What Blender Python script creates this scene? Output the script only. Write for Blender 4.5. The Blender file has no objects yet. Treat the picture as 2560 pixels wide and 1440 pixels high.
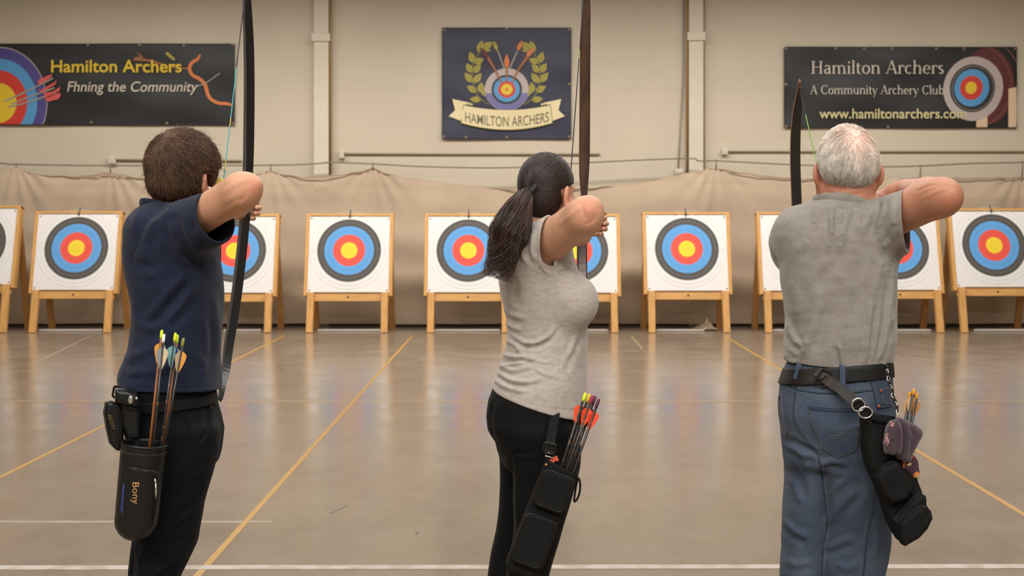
import bpy, bmesh, math, random
import numpy as np
from mathutils import Vector, Matrix

random.seed(7); rng = np.random.default_rng(7)
S = bpy.context.scene
COL = S.collection

# ------------------------------------------------------------------ camera, world, lights, exposure
CAMZ, FPX, HZ = 1.392, 2880.0, 609.0          # eye height, focal length in pixels of a 2560 wide frame, horizon row
cam_d = bpy.data.cameras.new('camera'); cam = bpy.data.objects.new('camera', cam_d); COL.objects.link(cam)
cam_d.sensor_width = 36.0; cam_d.lens = 36.0*FPX/2560.0
cam_d.shift_y = -(720.0-HZ)/2560.0
cam.location = (0, 0, CAMZ); cam.rotation_euler = (math.pi/2, 0, 0)
cam_d.clip_end = 200
cam_d.dof.use_dof = True; cam_d.dof.focus_distance = 3.4; cam_d.dof.aperture_fstop = 6.3
S.camera = cam

S.view_settings.view_transform = 'Standard'; S.view_settings.look = 'None'
S.view_settings.gamma = 1.0; S.view_settings.use_curve_mapping = False
S.view_settings.exposure = 0.0

world = bpy.data.worlds.new('hall_ambient'); S.world = world; world.use_nodes = True
bg = world.node_tree.nodes['Background']
bg.inputs[0].default_value = (1.0, 0.965, 0.92, 1); bg.inputs[1].default_value = 0.3

def area(name, loc, sx, sy, power, color=(1.0, 0.968, 0.915), rot=(0, 0, 0)):
    l = bpy.data.lights.new(name, 'AREA'); l.shape = 'RECTANGLE'; l.size = sx; l.size_y = sy
    l.energy = power; l.color = color
    o = bpy.data.objects.new(name, l); COL.objects.link(o); o.location = loc; o.rotation_euler = rot
    return o
area('unseen_lamp_row', (0, 15.3, 5.95), 18, 0.8, 1150)
area('unseen_lamp_row', (0, 8.0, 6.4), 14, 1.0, 370)
area('unseen_lamp_row', (0.5, 3.9, 6.7), 8, 0.9, 210)
area('unseen_lamp_row', (-0.5, 0.2, 6.7), 8, 0.9, 220)
area('unseen_lamp_row', (0, -3.4, 6.2), 12, 1.2, 1350)  # unseen row behind the camera, added to brighten the archers' backs
S.cycles.max_bounces = 6; S.cycles.diffuse_bounces = 3; S.cycles.glossy_bounces = 3
S.cycles.transmission_bounces = 3; S.cycles.transparent_max_bounces = 6
S.cycles.caustics_reflective = False; S.cycles.caustics_refractive = False

# ------------------------------------------------------------------ helpers
def W(px, py, Y):
    """world point that lies Y metres in front of the camera on the line of sight of a photo position"""
    return np.array([(px-1280.0)*Y/FPX, Y, CAMZ-(py-HZ)*Y/FPX])

def pix(P):
    return np.stack([1280.0+FPX*P[:, 0]/P[:, 1], HZ+FPX*(CAMZ-P[:, 2])/P[:, 1]], 1)

def srgb(r, g, b):
    f = lambda c: (c/255/12.92) if c/255 <= 0.04045 else ((c/255+0.055)/1.055)**2.4
    return (f(r), f(g), f(b), 1.0)

class NT:
    def __init__(s, m):
        s.m = m; s.t = m.node_tree; s.n = s.t.nodes
    def new(s, typ, **kw):
        n = s.n.new(typ)
        for k, v in kw.items(): setattr(n, k, v)
        return n
    def link(s, a, b): s.t.links.new(a, b)

def mk(name, col, rough=0.6, var=0.0, vscale=8.0, vstretch=(1, 1, 1), bump=0.0, bscale=60.0, bstretch=(1, 1, 1), metal=0.0,
       coat=0.0, sheen=0.0, sss=0.0, spec=0.5, col2=None, c2scale=4.0, c2lo=0.45, c2hi=0.6, attr=None, alpha=None):
    """principled material: base colour with noise variation, optional second colour in blotches, fine bump"""
    m = bpy.data.materials.new(name); m.use_nodes = True
    t = NT(m); p = t.n['Principled BSDF']
    p.inputs['Roughness'].default_value = rough; p.inputs['Metallic'].default_value = metal
    p.inputs['Coat Weight'].default_value = coat; p.inputs['Coat Roughness'].default_value = 0.25
    p.inputs['Sheen Weight'].default_value = sheen; p.inputs['Specular IOR Level'].default_value = spec
    if sss:
        p.inputs['Subsurface Weight'].default_value = sss; p.inputs['Subsurface Radius'].default_value = (0.012, 0.005, 0.003)
        p.inputs['Subsurface Scale'].default_value = 0.6
    base = t.new('ShaderNodeRGB'); base.outputs[0].default_value = col; out = base.outputs[0]
    tc = t.new('ShaderNodeTexCoord')
    def noise(scale, stretch, detail=4.0):
        mp = t.new('ShaderNodeMapping'); mp.inputs['Scale'].default_value = stretch
        t.link(tc.outputs['Object'], mp.inputs[0])
        nz = t.new('ShaderNodeTexNoise'); nz.inputs['Scale'].default_value = scale; nz.inputs['Detail'].default_value = detail
        t.link(mp.outputs[0], nz.inputs['Vector']); return nz.outputs['Fac']
    if col2 is not None:
        r = t.new('ShaderNodeValToRGB'); r.color_ramp.elements[0].position = c2lo; r.color_ramp.elements[1].position = c2hi
        t.link(noise(c2scale, vstretch), r.inputs[0])
        mx = t.new('ShaderNodeMixRGB'); t.link(r.outputs[0], mx.inputs[0]); t.link(out, mx.inputs[1]); mx.inputs[2].default_value = col2; out = mx.outputs[0]
    if attr:
        a = t.new('ShaderNodeAttribute', attribute_name=attr)
        mx = t.new('ShaderNodeMixRGB', blend_type='MULTIPLY'); mx.inputs[0].default_value = 1.0
        t.link(out, mx.inputs[1]); t.link(a.outputs['Color'], mx.inputs[2]); out = mx.outputs[0]
    if var:
        mr = t.new('ShaderNodeMapRange'); mr.inputs[1].default_value = 0.25; mr.inputs[2].default_value = 0.75
        mr.inputs[3].default_value = 1-var; mr.inputs[4].default_value = 1+var
        t.link(noise(vscale, vstretch), mr.inputs[0])
        mx = t.new('ShaderNodeVectorMath', operation='SCALE'); t.link(out, mx.inputs[0]); t.link(mr.outputs[0], mx.inputs['Scale']); out = mx.outputs[0]
    t.link(out, p.inputs['Base Color'])
    if bump:
        b = t.new('ShaderNodeBump'); b.inputs['Strength'].default_value = 1.0; b.inputs['Distance'].default_value = bump
        t.link(noise(bscale, bstretch), b.inputs['Height']); t.link(b.outputs[0], p.inputs['Normal'])
    return m

def tag(o, label=None, cat=None, group=None, kind=None):
    if label: o['label'] = label
    if cat: o['category'] = cat
    if group: o['group'] = group
    if kind: o['kind'] = kind
    return o

def empty(name, loc, label=None, cat=None, group=None):
    o = bpy.data.objects.new(name, None); COL.objects.link(o); o.location = Vector(loc); o.empty_display_size = 0.05
    return tag(o, label, cat, group)

def wloc(o):
    v = Vector((0, 0, 0))
    while o is not None: v += o.location; o = o.parent
    return v

def obj(name, V, F, mats, parent=None, smooth=True, origin=None, fm=None):
    """one mesh object from world-space vertices; its origin sits on its parent's origin (or at origin)"""
    V = np.asarray(V, dtype=np.float64).reshape(-1, 3)
    o0 = np.array(wloc(parent)) if parent is not None else np.array(origin if origin is not None else (0, 0, 0), float)
    me = bpy.data.meshes.new(name)
    if isinstance(F, np.ndarray):
        n, k = F.shape
        me.vertices.add(len(V)); me.vertices.foreach_set('co', (V-o0).astype(np.float32).ravel())
        me.loops.add(n*k); me.loops.foreach_set('vertex_index', F.astype(np.int32).ravel())
        me.polygons.add(n); me.polygons.foreach_set('loop_start', np.arange(0, n*k, k, dtype=np.int32))
        me.update(calc_edges=True)
    else:
        me.from_pydata([tuple(v) for v in (V-o0)], [], F); me.update()
    for m in (mats if isinstance(mats, (list, tuple)) else [mats]): me.materials.append(m)
    if fm is not None: me.polygons.foreach_set('material_index', np.asarray(fm, np.int32))
    me.polygons.foreach_set('use_smooth', np.full(len(me.polygons), smooth, bool))
    o = bpy.data.objects.new(name, me); COL.objects.link(o)
    if parent is not None: o.parent = parent
    else: o.location = o0
    return o

class MB:
    """collects simple shapes into one mesh"""
    def __init__(s): s.V = []; s.F = []; s.M = []; s.mi = 0
    def add(s, V, F):
        k = len(s.V); s.V += [tuple(map(float, v)) for v in V]; s.F += [tuple(int(i)+k for i in f) for f in F]; s.M += [s.mi]*len(F); return s
    def hexa(s, P):
        return s.add(P, [(0, 3, 2, 1), (4, 5, 6, 7), (0, 1, 5, 4), (1, 2, 6, 5), (2, 3, 7, 6), (3, 0, 4, 7)])
    def box(s, lo, hi):
        (a, b, c), (d, e, f) = lo, hi
        return s.hexa([(a, b, c), (d, b, c), (d, e, c), (a, e, c), (a, b, f), (d, b, f), (d, e, f), (a, e, f)])
    def bar(s, a, b, w, d, ref=(1, 0, 0)):
        """squared bar from a to b, w wide along ref, d deep"""
        a, b = np.array(a, float), np.array(b, float); t = (b-a)/np.linalg.norm(b-a)
        r = np.array(ref, float); r -= t*r.dot(t); r /= np.linalg.norm(r); q = np.cross(t, r)
        c = [r*w/2*i+q*d/2*j for i, j in ((-1, -1), (1, -1), (1, 1), (-1, 1))]
        return s.hexa([a+x for x in c]+[b+x for x in c])
    def tube(s, pts, rad, n=8, caps=True, closed=False):
        pts = [np.array(p, float) for p in pts]; m = len(pts)
        rads = list(rad) if hasattr(rad, '__len__') else [rad]*m
        ring = []; prev = None
        for i, p in enumerate(pts):
            t = pts[(i+1) % m]-pts[i-1] if closed else pts[min(i+1, m-1)]-pts[max(i-1, 0)]
            t = t/(np.linalg.norm(t)+1e-12)
            if prev is None:
                prev = np.array((0, 0, 1.0)) if abs(t[2]) < 0.9 else np.array((1.0, 0, 0))
            u = prev-t*prev.dot(t); u /= np.linalg.norm(u)+1e-12; prev = u; v = np.cross(t, u)
            ring.append([p+rads[i]*(u*math.cos(2*math.pi*k/n)+v*math.sin(2*math.pi*k/n)) for k in range(n)])
        V = [q for r in ring for q in r]; F = []
        for i in range(m if closed else m-1):
            j = (i+1) % m
            for k in range(n): F.append((i*n+k, i*n+(k+1) % n, j*n+(k+1) % n, j*n+k))
        if caps and not closed: F += [tuple(range(n))[::-1], tuple((m-1)*n+k for k in range(n))]
        return s.add(V, F)
    def lathe(s, c, axis, prof, n=24):
        """profile [(t along axis, radius)] turned round the axis through c"""
        a = np.array(axis, float); a /= np.linalg.norm(a)
        u = np.cross(a, (0, 0, 1) if abs(a[2]) < 0.9 else (1, 0, 0)); u /= np.linalg.norm(u); v = np.cross(a, u)
        V = [np.array(c)+a*t+r*(u*math.cos(2*math.pi*k/n)+v*math.sin(2*math.pi*k/n)) for t, r in prof for k in range(n)]
        F = [(i*n+k, i*n+(k+1) % n, (i+1)*n+(k+1) % n, (i+1)*n+k) for i in range(len(prof)-1) for k in range(n)]
        return s.add(V, F)
    def build(s, name, mats, parent=None, smooth=False, origin=None, bevel=0.0):
        o = obj(name, np.array(s.V), s.F, mats, parent, smooth, origin, s.M)
        if bevel:
            b = o.modifiers.new('edge', 'BEVEL'); b.width = bevel; b.segments = 2; b.limit_method = 'ANGLE'
        return o

def bez(pts, n=40):
    """smooth curve through points (Catmull-Rom), n samples"""
    P = np.array(pts, float); m = len(P)
    Q = np.vstack([2*P[0]-P[1], P, 2*P[-1]-P[-2]]); out = []
    for t in np.linspace(0, m-1, n):
        i = min(int(t), m-2); f = t-i; a, b, c, d = Q[i], Q[i+1], Q[i+2], Q[i+3]
        out.append(0.5*((2*b)+(c-a)*f+(2*a-5*b+4*c-d)*f*f+(3*b-a-3*c+d)*f**3))
    return np.array(out)

def dup(root, loc=None):
    r = root.copy(); COL.objects.link(r)
    if loc is not None: r.location = loc
    for ch in list(root.children):
        c = ch.copy(); COL.objects.link(c); c.parent = r
        for g in ch.children:
            d = g.copy(); COL.objects.link(d); d.parent = c
    return r

# ------------------------------------------------------------------ the hall
YW = 19.7                                             # back wall
def wall_material():
    m = mk('painted_block', srgb(200, 187, 166), rough=0.75, var=0.05, vscale=0.8)
    t = NT(m); p = t.n['Principled BSDF']
    src = p.inputs['Base Color'].links[0].from_socket
    tc = t.new('ShaderNodeTexCoord'); mp = t.new('ShaderNodeMapping'); mp.inputs['Rotation'].default_value = (math.pi/2, 0, 0)
    t.link(tc.outputs['Object'], mp.inputs[0])
    br = t.new('ShaderNodeTexBrick'); br.inputs['Scale'].default_value = 1.0
    br.inputs['Color1'].default_value = (1, 1, 1, 1); br.inputs['Color2'].default_value = (0.99, 0.985, 0.98, 1); br.inputs['Mortar'].default_value = (0.955, 0.945, 0.93, 1)
    br.inputs['Mortar Size'].default_value = 0.012; br.inputs['Mortar Smooth'].default_value = 0.6
    br.inputs['Brick Width'].default_value = 1.6; br.inputs['Row Height'].default_value = 0.8
    t.link(mp.outputs[0], br.inputs['Vector'])
    mx = t.new('ShaderNodeMixRGB', blend_type='MULTIPLY'); mx.inputs[0].default_value = 1
    t.link(src, mx.inputs[1]); t.link(br.outputs['Color'], mx.inputs[2]); t.link(mx.outputs[0], p.inputs['Base Color'])
    return m
M_WALL = wall_material()
M_TRIM = mk('painted_trim', srgb(208, 196, 176), rough=0.6, var=0.04, vscale=2)
M_CEIL = mk('ceiling_paint', srgb(96, 88, 76), rough=0.9, var=0.03)

def floor_material():
    m = mk('sealed_concrete', srgb(158, 138, 116), rough=0.3, spec=0.5)
    t = NT(m); p = t.n['Principled BSDF']; tc = t.new('ShaderNodeTexCoord')
    def nz(scale, st, det=5):
        mp = t.new('ShaderNodeMapping'); mp.inputs['Scale'].default_value = st; t.link(tc.outputs['Object'], mp.inputs[0])
        n = t.new('ShaderNodeTexNoise'); n.inputs['Scale'].default_value = scale; n.inputs['Detail'].default_value = det; t.link(mp.outputs[0], n.inputs[0]); return n.outputs['Fac']
    r = t.new('ShaderNodeValToRGB'); e = r.color_ramp.elements
    e[0].position = 0.25; e[0].color = srgb(124, 109, 93); e[1].position = 0.75; e[1].color = srgb(138, 123, 105)
    t.link(nz(1.3, (1, 1.0, 1), 8), r.inputs[0])
    r2 = t.new('ShaderNodeValToRGB'); f = r2.color_ramp.elements
    f[0].position = 0.35; f[0].color = (0.93, 0.925, 0.92, 1); f[1].position = 0.62; f[1].color = (1.03, 1.03, 1.03, 1)
    t.link(nz(9, (1, 0.5, 1), 6), r2.inputs[0])
    mx = t.new('ShaderNodeMixRGB', blend_type='MULTIPLY'); mx.inputs[0].default_value = 0.8
    t.link(r.outputs[0], mx.inputs[1]); t.link(r2.outputs[0], mx.inputs[2]); t.link(mx.outputs[0], p.inputs['Base Color'])
    mr = t.new('ShaderNodeMapRange'); mr.inputs[1].default_value = 0.3; mr.inputs[2].default_value = 0.7; mr.inputs[3].default_value = 0.15; mr.inputs[4].default_value = 0.23
    t.link(nz(2.2, (1, 1, 1)), mr.inputs[0]); t.link(mr.outputs[0], p.inputs['Roughness'])
    b = t.new('ShaderNodeBump'); b.inputs['Distance'].default_value = 0.002; b.inputs['Strength'].default_value = 0.03
    t.link(nz(5, (1, 1, 1), 3), b.inputs['Height']); t.link(b.outputs[0], p.inputs['Normal'])
    return m
M_FLOOR = floor_material()
XL, XR, YB, ZC = -12.5, 12.5, -5.0, 7.4
def slab(name, lo, hi, m): 
    o = MB().box(lo, hi).build(name, m); o['kind'] = 'structure'; return o
slab('floor', (XL, YB, -0.2), (XR, YW+0.2, 0), M_FLOOR)
slab('wall_back', (XL, YW, 0), (XR, YW+0.2, ZC), M_WALL)
slab('wall_left', (XL-0.2, YB, 0), (XL, YW+0.2, ZC), M_WALL)
slab('wall_right', (XR, YB, 0), (XR+0.2, YW+0.2, ZC), M_WALL)
slab('ceiling', (XL, YB, ZC), (XR, YW+0.2, ZC+0.2), M_CEIL)
slab('baseboard_back', (XL, YW-0.03, 0), (XR, YW, 0.16), mk('rubber_base', srgb(74, 68, 62), rough=0.6))
def wx(px, Y=YW): return (px-1280)*Y/FPX
def wz(py, Y=YW): return CAMZ-(py-HZ)*Y/FPX
M_PIPE = mk('conduit_brown', srgb(150, 118, 70), rough=0.5); M_PIPE2 = mk('conduit_grey', srgb(158, 146, 122), rough=0.5)
M_CABLE = mk('steel_cable', srgb(128, 118, 102), rough=0.5, metal=0.2)
for i, (a, b) in enumerate(((788, 825), (1719, 1755))):
    mb = MB().box((wx(a), YW-0.16, 0), (wx(b), YW+0.01, ZC-0.02))
    z0 = wz(108 if i == 0 else 106); z1 = wz(88 if i == 0 else 84)
    mb.box((wx(a)-0.03, YW-0.2, z0), (wx(b)+0.03, YW+0.01, z1))
    mb.build('trim_%d' % (i+1), M_TRIM, bevel=0.008)['kind'] = 'structure'
def pipe(name, pts, r, m, label, cat, n=8):
    o = MB().tube(pts, r, n).build(name, m, smooth=True, origin=tuple(pts[0])); return tag(o, label, cat)
pipe('conduit', [(wx(828.5), YW-0.11, wz(440)), (wx(828.5), YW-0.11, ZC-0.03)], 0.02, M_PIPE, 'thin brown vertical conduit beside the wall column left of the square banner', 'pipe')
pipe('conduit', [(wx(1716), YW-0.1, wz(440)), (wx(1716), YW-0.1, ZC-0.03)], 0.02, M_PIPE, 'thick brown vertical conduit against the wall column right of the square banner', 'pipe')
pipe('conduit', [(wx(1757.5), YW-0.1, wz(440)), (wx(1757.5), YW-0.1, ZC-0.03)], 0.014, M_PIPE, 'thin pale brown conduit on the right edge of the column nearest the right banner', 'pipe')
pipe('wire', [(wx(1695), YW-0.03, wz(425)), (wx(1700), YW-0.02, wz(330)), (wx(1707), YW-0.02, wz(200)), (wx(1710), YW-0.02, ZC-0.03)], 0.012, M_PIPE2, 'thin grey wire running down the wall to the small white socket box', 'wire')
def wallbox(a, b, c, d, label):
    e = empty('junction_box', (wx((a+b)/2), YW-0.002, wz(d)), label, 'junction box')
    MB().box((wx(a), YW-0.09, wz(d)), (wx(b), YW-0.002, wz(c))).build('box_body', M_TRIM, e, bevel=0.01)
    MB().box((wx(a+3), YW-0.1, wz(d-3)), (wx(b-3), YW-0.085, wz(c+3))).build('cover_plate', mk('cover', srgb(200, 192, 175), rough=0.4), e, bevel=0.004)
wallbox(273, 292, 393, 411, 'small white junction box on the wall left of the boy')
wallbox(849, 862, 377, 397, 'small white junction box on the wall left of the square banner')
wallbox(1803, 1818, 373, 388, 'small white junction box on the wall under the left end of the right banner')
wallbox(1686, 1708, 423, 442, 'white socket box at the net top left of the right wall column')
pipe('conduit', [(wx(292), YW-0.04, wz(400)), (wx(606), YW-0.04, wz(402))], 0.016, M_PIPE2, 'horizontal conduit on the wall behind the boy', 'pipe')
pipe('conduit', [(wx(862), YW-0.04, wz(385)), (wx(1500), YW-0.04, wz(386))], 0.0145, M_PIPE2, 'horizontal conduit on the wall under the square banner', 'pipe')
pipe('conduit', [(wx(1818), YW-0.04, wz(379)), (XR-0.05, YW-0.04, wz(379))], 0.0145, M_PIPE2, 'horizontal conduit on the wall under the right banner', 'pipe')

# backstop net hung from a steel cable
YN = 19.3
cable = [(-80, 406), (0, 408), (42, 411), (277, 414), (677, 413), (790, 409), (830, 406), (933, 410), (1075, 417), (1280, 419), (1480, 406), (1715, 396), (1745, 402), (1790, 402), (1850, 405), (1990, 412), (2160, 417), (2300, 415), (2420, 409), (2560, 406), (2640, 404)]
nettop = [(-80, 432), (0, 429), (42, 418), (60, 428), (100, 438), (200, 442), (277, 431), (300, 438), (380, 450), (470, 455), (560, 448), (620, 440), (677, 428), (715, 438), (765, 444), (830, 440), (890, 432), (933, 420), (960, 432), (1010, 444), (1075, 454), (1130, 462), (1200, 468), (1300, 476), (1400, 474), (1480, 470), (1560, 462), (1620, 455), (1690, 440), (1790, 420), (1850, 432), (1910, 440), (2000, 448), (2200, 446), (2300, 446), (2390, 446), (2470, 445), (2560, 443), (2640, 446)]
hooks = [(42, 411, 418), (277, 414, 431), (677, 413, 428), (933, 410, 420), (1790, 402, 420), (2300, 415, 446), (2555, 406, 443)]
def net():
    e = empty('backstop_net', (0, YN, 0), 'beige backstop net hung along the wall behind the row of targets', 'net')
    nx, nz = 420, 60
    px = np.linspace(-80, 2640, nx); A = np.array(nettop, float)
    top = np.interp(px, A[:, 0], A[:, 1])
    top = top+3.0*np.abs(np.sin(px/52*math.pi))-1.6
    xs = wx(px, YN); zt = wz(top, YN); V = []
    hk = np.array([wx(h[0], YN) for h in hooks])
    for j in range(nz+1):
        f = j/nz; z = zt*(1-f)+0.05*f
        y = YN+0.05*np.sin(xs*1.7+0.6)+0.03*np.sin(xs*5.3+f*1.5)*(0.4+f)+0.02*np.sin(xs*11+2)*f
        y += 0.05*np.sin(z*4.0+np.sin(xs*0.8)*1.2)*np.clip(f*1.4, 0, 1)+0.03*np.sin(z*9+xs*1.3)*f
        for h in hk:                                                        # creases that run out from each hook
            d = np.abs(xs-h); y += 0.022*np.exp(-(d/0.5)**2)*np.cos(np.arctan2(xs-h, 0.15+f*2.0)*14)*np.exp(-f*3)
        V.append(np.stack([xs, y, z], 1))
    V = np.concatenate(V); i = np.arange(nx-1)
    F = np.concatenate([np.stack([j*nx+i, j*nx+i+1, (j+1)*nx+i+1, (j+1)*nx+i], 1) for j in range(nz)])
    m = mk('net_fabric', srgb(199, 177, 153), rough=0.9, var=0.06, vscale=1.2, col2=srgb(188, 165, 141), c2scale=0.5, bump=0.004, bscale=40, spec=0.1)
    t = NT(m); p = t.n['Principled BSDF']; p.inputs['Alpha'].default_value = 0.86
    obj('net_sheet', V, F, m, e)
    edge = np.stack([xs, np.full(nx, YN-0.005), zt], 1)
    MB().tube(edge[::2], 0.012, 5).build('edge_rope', mk('rope', srgb(174, 149, 123), rough=0.9), e, smooth=True)
    for h in hooks:
        x = wx(h[0], YN)
        MB().tube([(x, YN, wz(h[1], YN)+0.02), (x, YN-0.03, wz(h[1], YN)-0.03), (x, YN, wz(h[2], YN)-0.02)], 0.011, 6).build('hook', M_CABLE, e, smooth=True)
net()
cp = [(wx(a, YN), YN, wz(b, YN)) for a, b in cable]
tag(MB().tube(bez(cp, 120), 0.0115, 6).build('net_cable', M_CABLE, smooth=True, origin=cp[0]), 'grey steel cable strung along the wall above the net', 'cable')

# markings on the floor
M_YEL = mk('yellow_floor_tape', srgb(178, 132, 48), rough=0.4, col2=srgb(160, 122, 60), c2scale=30, c2lo=0.5, c2hi=0.7)
M_WHT = mk('white_floor_tape', srgb(178, 168, 158), rough=0.4, col2=srgb(158, 142, 128), c2scale=11, c2lo=0.42, c2hi=0.62)
M_WORN = mk('worn_floor_tape', srgb(160, 144, 127), rough=0.3, col2=srgb(146, 129, 112), c2scale=9, c2lo=0.4, c2hi=0.6)
M_WORNY = mk('worn_yellow_tape', srgb(166, 138, 98), rough=0.3, col2=srgb(150, 131, 110), c2scale=9, c2lo=0.45, c2hi=0.65)
def gp(px, py): 
    Y = FPX*CAMZ/(py-HZ); return np.array([(px-1280)*Y/FPX, Y, 0.0])
def tape(a, b, w, m, label, z=0.0015):
    a, b = np.array(a, float), np.array(b, float); t = (b-a)/np.linalg.norm(b-a); s = np.array((-t[1], t[0], 0))*w/2
    P = [a-s, b-s, b+s, a+s]; up = np.array((0, 0, z)); lo = np.array((0, 0, 0.0002))
    o = MB().hexa([p+lo for p in P]+[p+up for p in P]).build('floor_line', m, origin=tuple(a)); o['kind'] = 'structure'; o['label'] = label; o['category'] = 'floor marking'
tape((-1.506, 17.35, 0), (-1.30, 3.6, 0), 0.032, M_YEL, 'yellow line on the floor between the boy and the woman')
tape((3.2, 17.35, 0), (2.6, 5.3, 0), 0.034, M_YEL, 'yellow line on the floor behind the man')
tape((-3.45, 17.5, 0), (-3.0, 5.6, 0), 0.034, M_YEL, 'yellow line on the floor running out left of the boy')
tape((-6.4, 17.6, 0), (-5.6, 13.6, 0), 0.03, M_WORN, 'faint worn line on the floor far left')
tape((1.8, 17.4, 0), (1.72, 15.2, 0), 0.03, M_WORNY, 'short faded yellow mark on the floor right of the woman')
tape((XL+0.1, 10.17, 0), (XR-0.1, 10.17, 0), 0.06, M_WORNY, z=0.001, label='faded yellow line across the middle of the floor')
tape((XL+0.1, 5.78, 0), (-1.2, 5.76, 0), 0.05, M_WORN, z=0.001, label='faint white line across the floor behind the boy')
tape((-7, 4.92, 0), (7, 4.99, 0), 0.062, M_WHT, z=0.0024, label='white shooting line across the floor near the archers')
M_SCUFF = mk('scuff', srgb(112, 98, 86), rough=0.4); tape(gp(825, 1283), gp(868, 1264), 0.008, M_SCUFF, 'thin dark scuff on the floor right of the yellow line')
tape(gp(1038, 1333), gp(1047, 1333), 0.02, mk('spot', srgb(60, 50, 44), rough=0.5), 'small dark spot on the floor left of the woman')
tape((XL+0.1, 18.42, 0), (XR-0.1, 18.42, 0), 0.05, M_WORN, 'pale line along the floor under the targets')
# ------------------------------------------------------------------ targets
M_WOOD = mk('pine', srgb(203, 152, 88), rough=0.55, var=0.16, vscale=5, vstretch=(4, 4, 0.6), bump=0.001, bscale=40, bstretch=(4, 4, 0.4))
M_WOODR = mk('pine_rail', srgb(201, 150, 86), rough=0.55, var=0.16, vscale=5, vstretch=(0.6, 4, 4))
M_WOODD = mk('pine_dark', srgb(176, 124, 66), rough=0.6, var=0.16, vscale=5, vstretch=(4, 4, 0.6))
M_FOAM = mk('butt_foam', srgb(150, 128, 96), rough=0.9, var=0.1, vscale=20)
M_PIN = mk('pin', srgb(70, 64, 58), rough=0.4, metal=0.6)
M_PAPER = mk('target_paper', srgb(226, 222, 218), rough=0.7, var=0.02, vscale=2)
M_PLINE = mk('paper_line', srgb(206, 202, 196), rough=0.7)
M_RBLK = mk('ring_black', srgb(78, 74, 70), rough=0.65, var=0.05, vscale=6); M_RLINE = mk('ring_line', srgb(120, 115, 110), rough=0.65)
M_RBLU = mk('ring_blue', srgb(92, 156, 214), rough=0.65, var=0.04, vscale=4); M_RBLU2 = mk('ring_blue_line', srgb(66, 120, 178), rough=0.65)
M_RRED = mk('ring_red', srgb(226, 82, 66), rough=0.65, var=0.04, vscale=4); M_RRED2 = mk('ring_red_line', srgb(190, 56, 48), rough=0.65)
M_RYEL = mk('ring_yellow', srgb(236, 206, 46), rough=0.65, var=0.04, vscale=4); M_RYEL2 = mk('ring_yellow_line', srgb(196, 166, 36), rough=0.65)
FACE_MATS = [M_PAPER, M_PLINE, M_RBLK, M_RLINE, M_RBLU, M_RBLU2, M_RRED, M_RRED2, M_RYEL, M_RYEL2]

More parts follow.
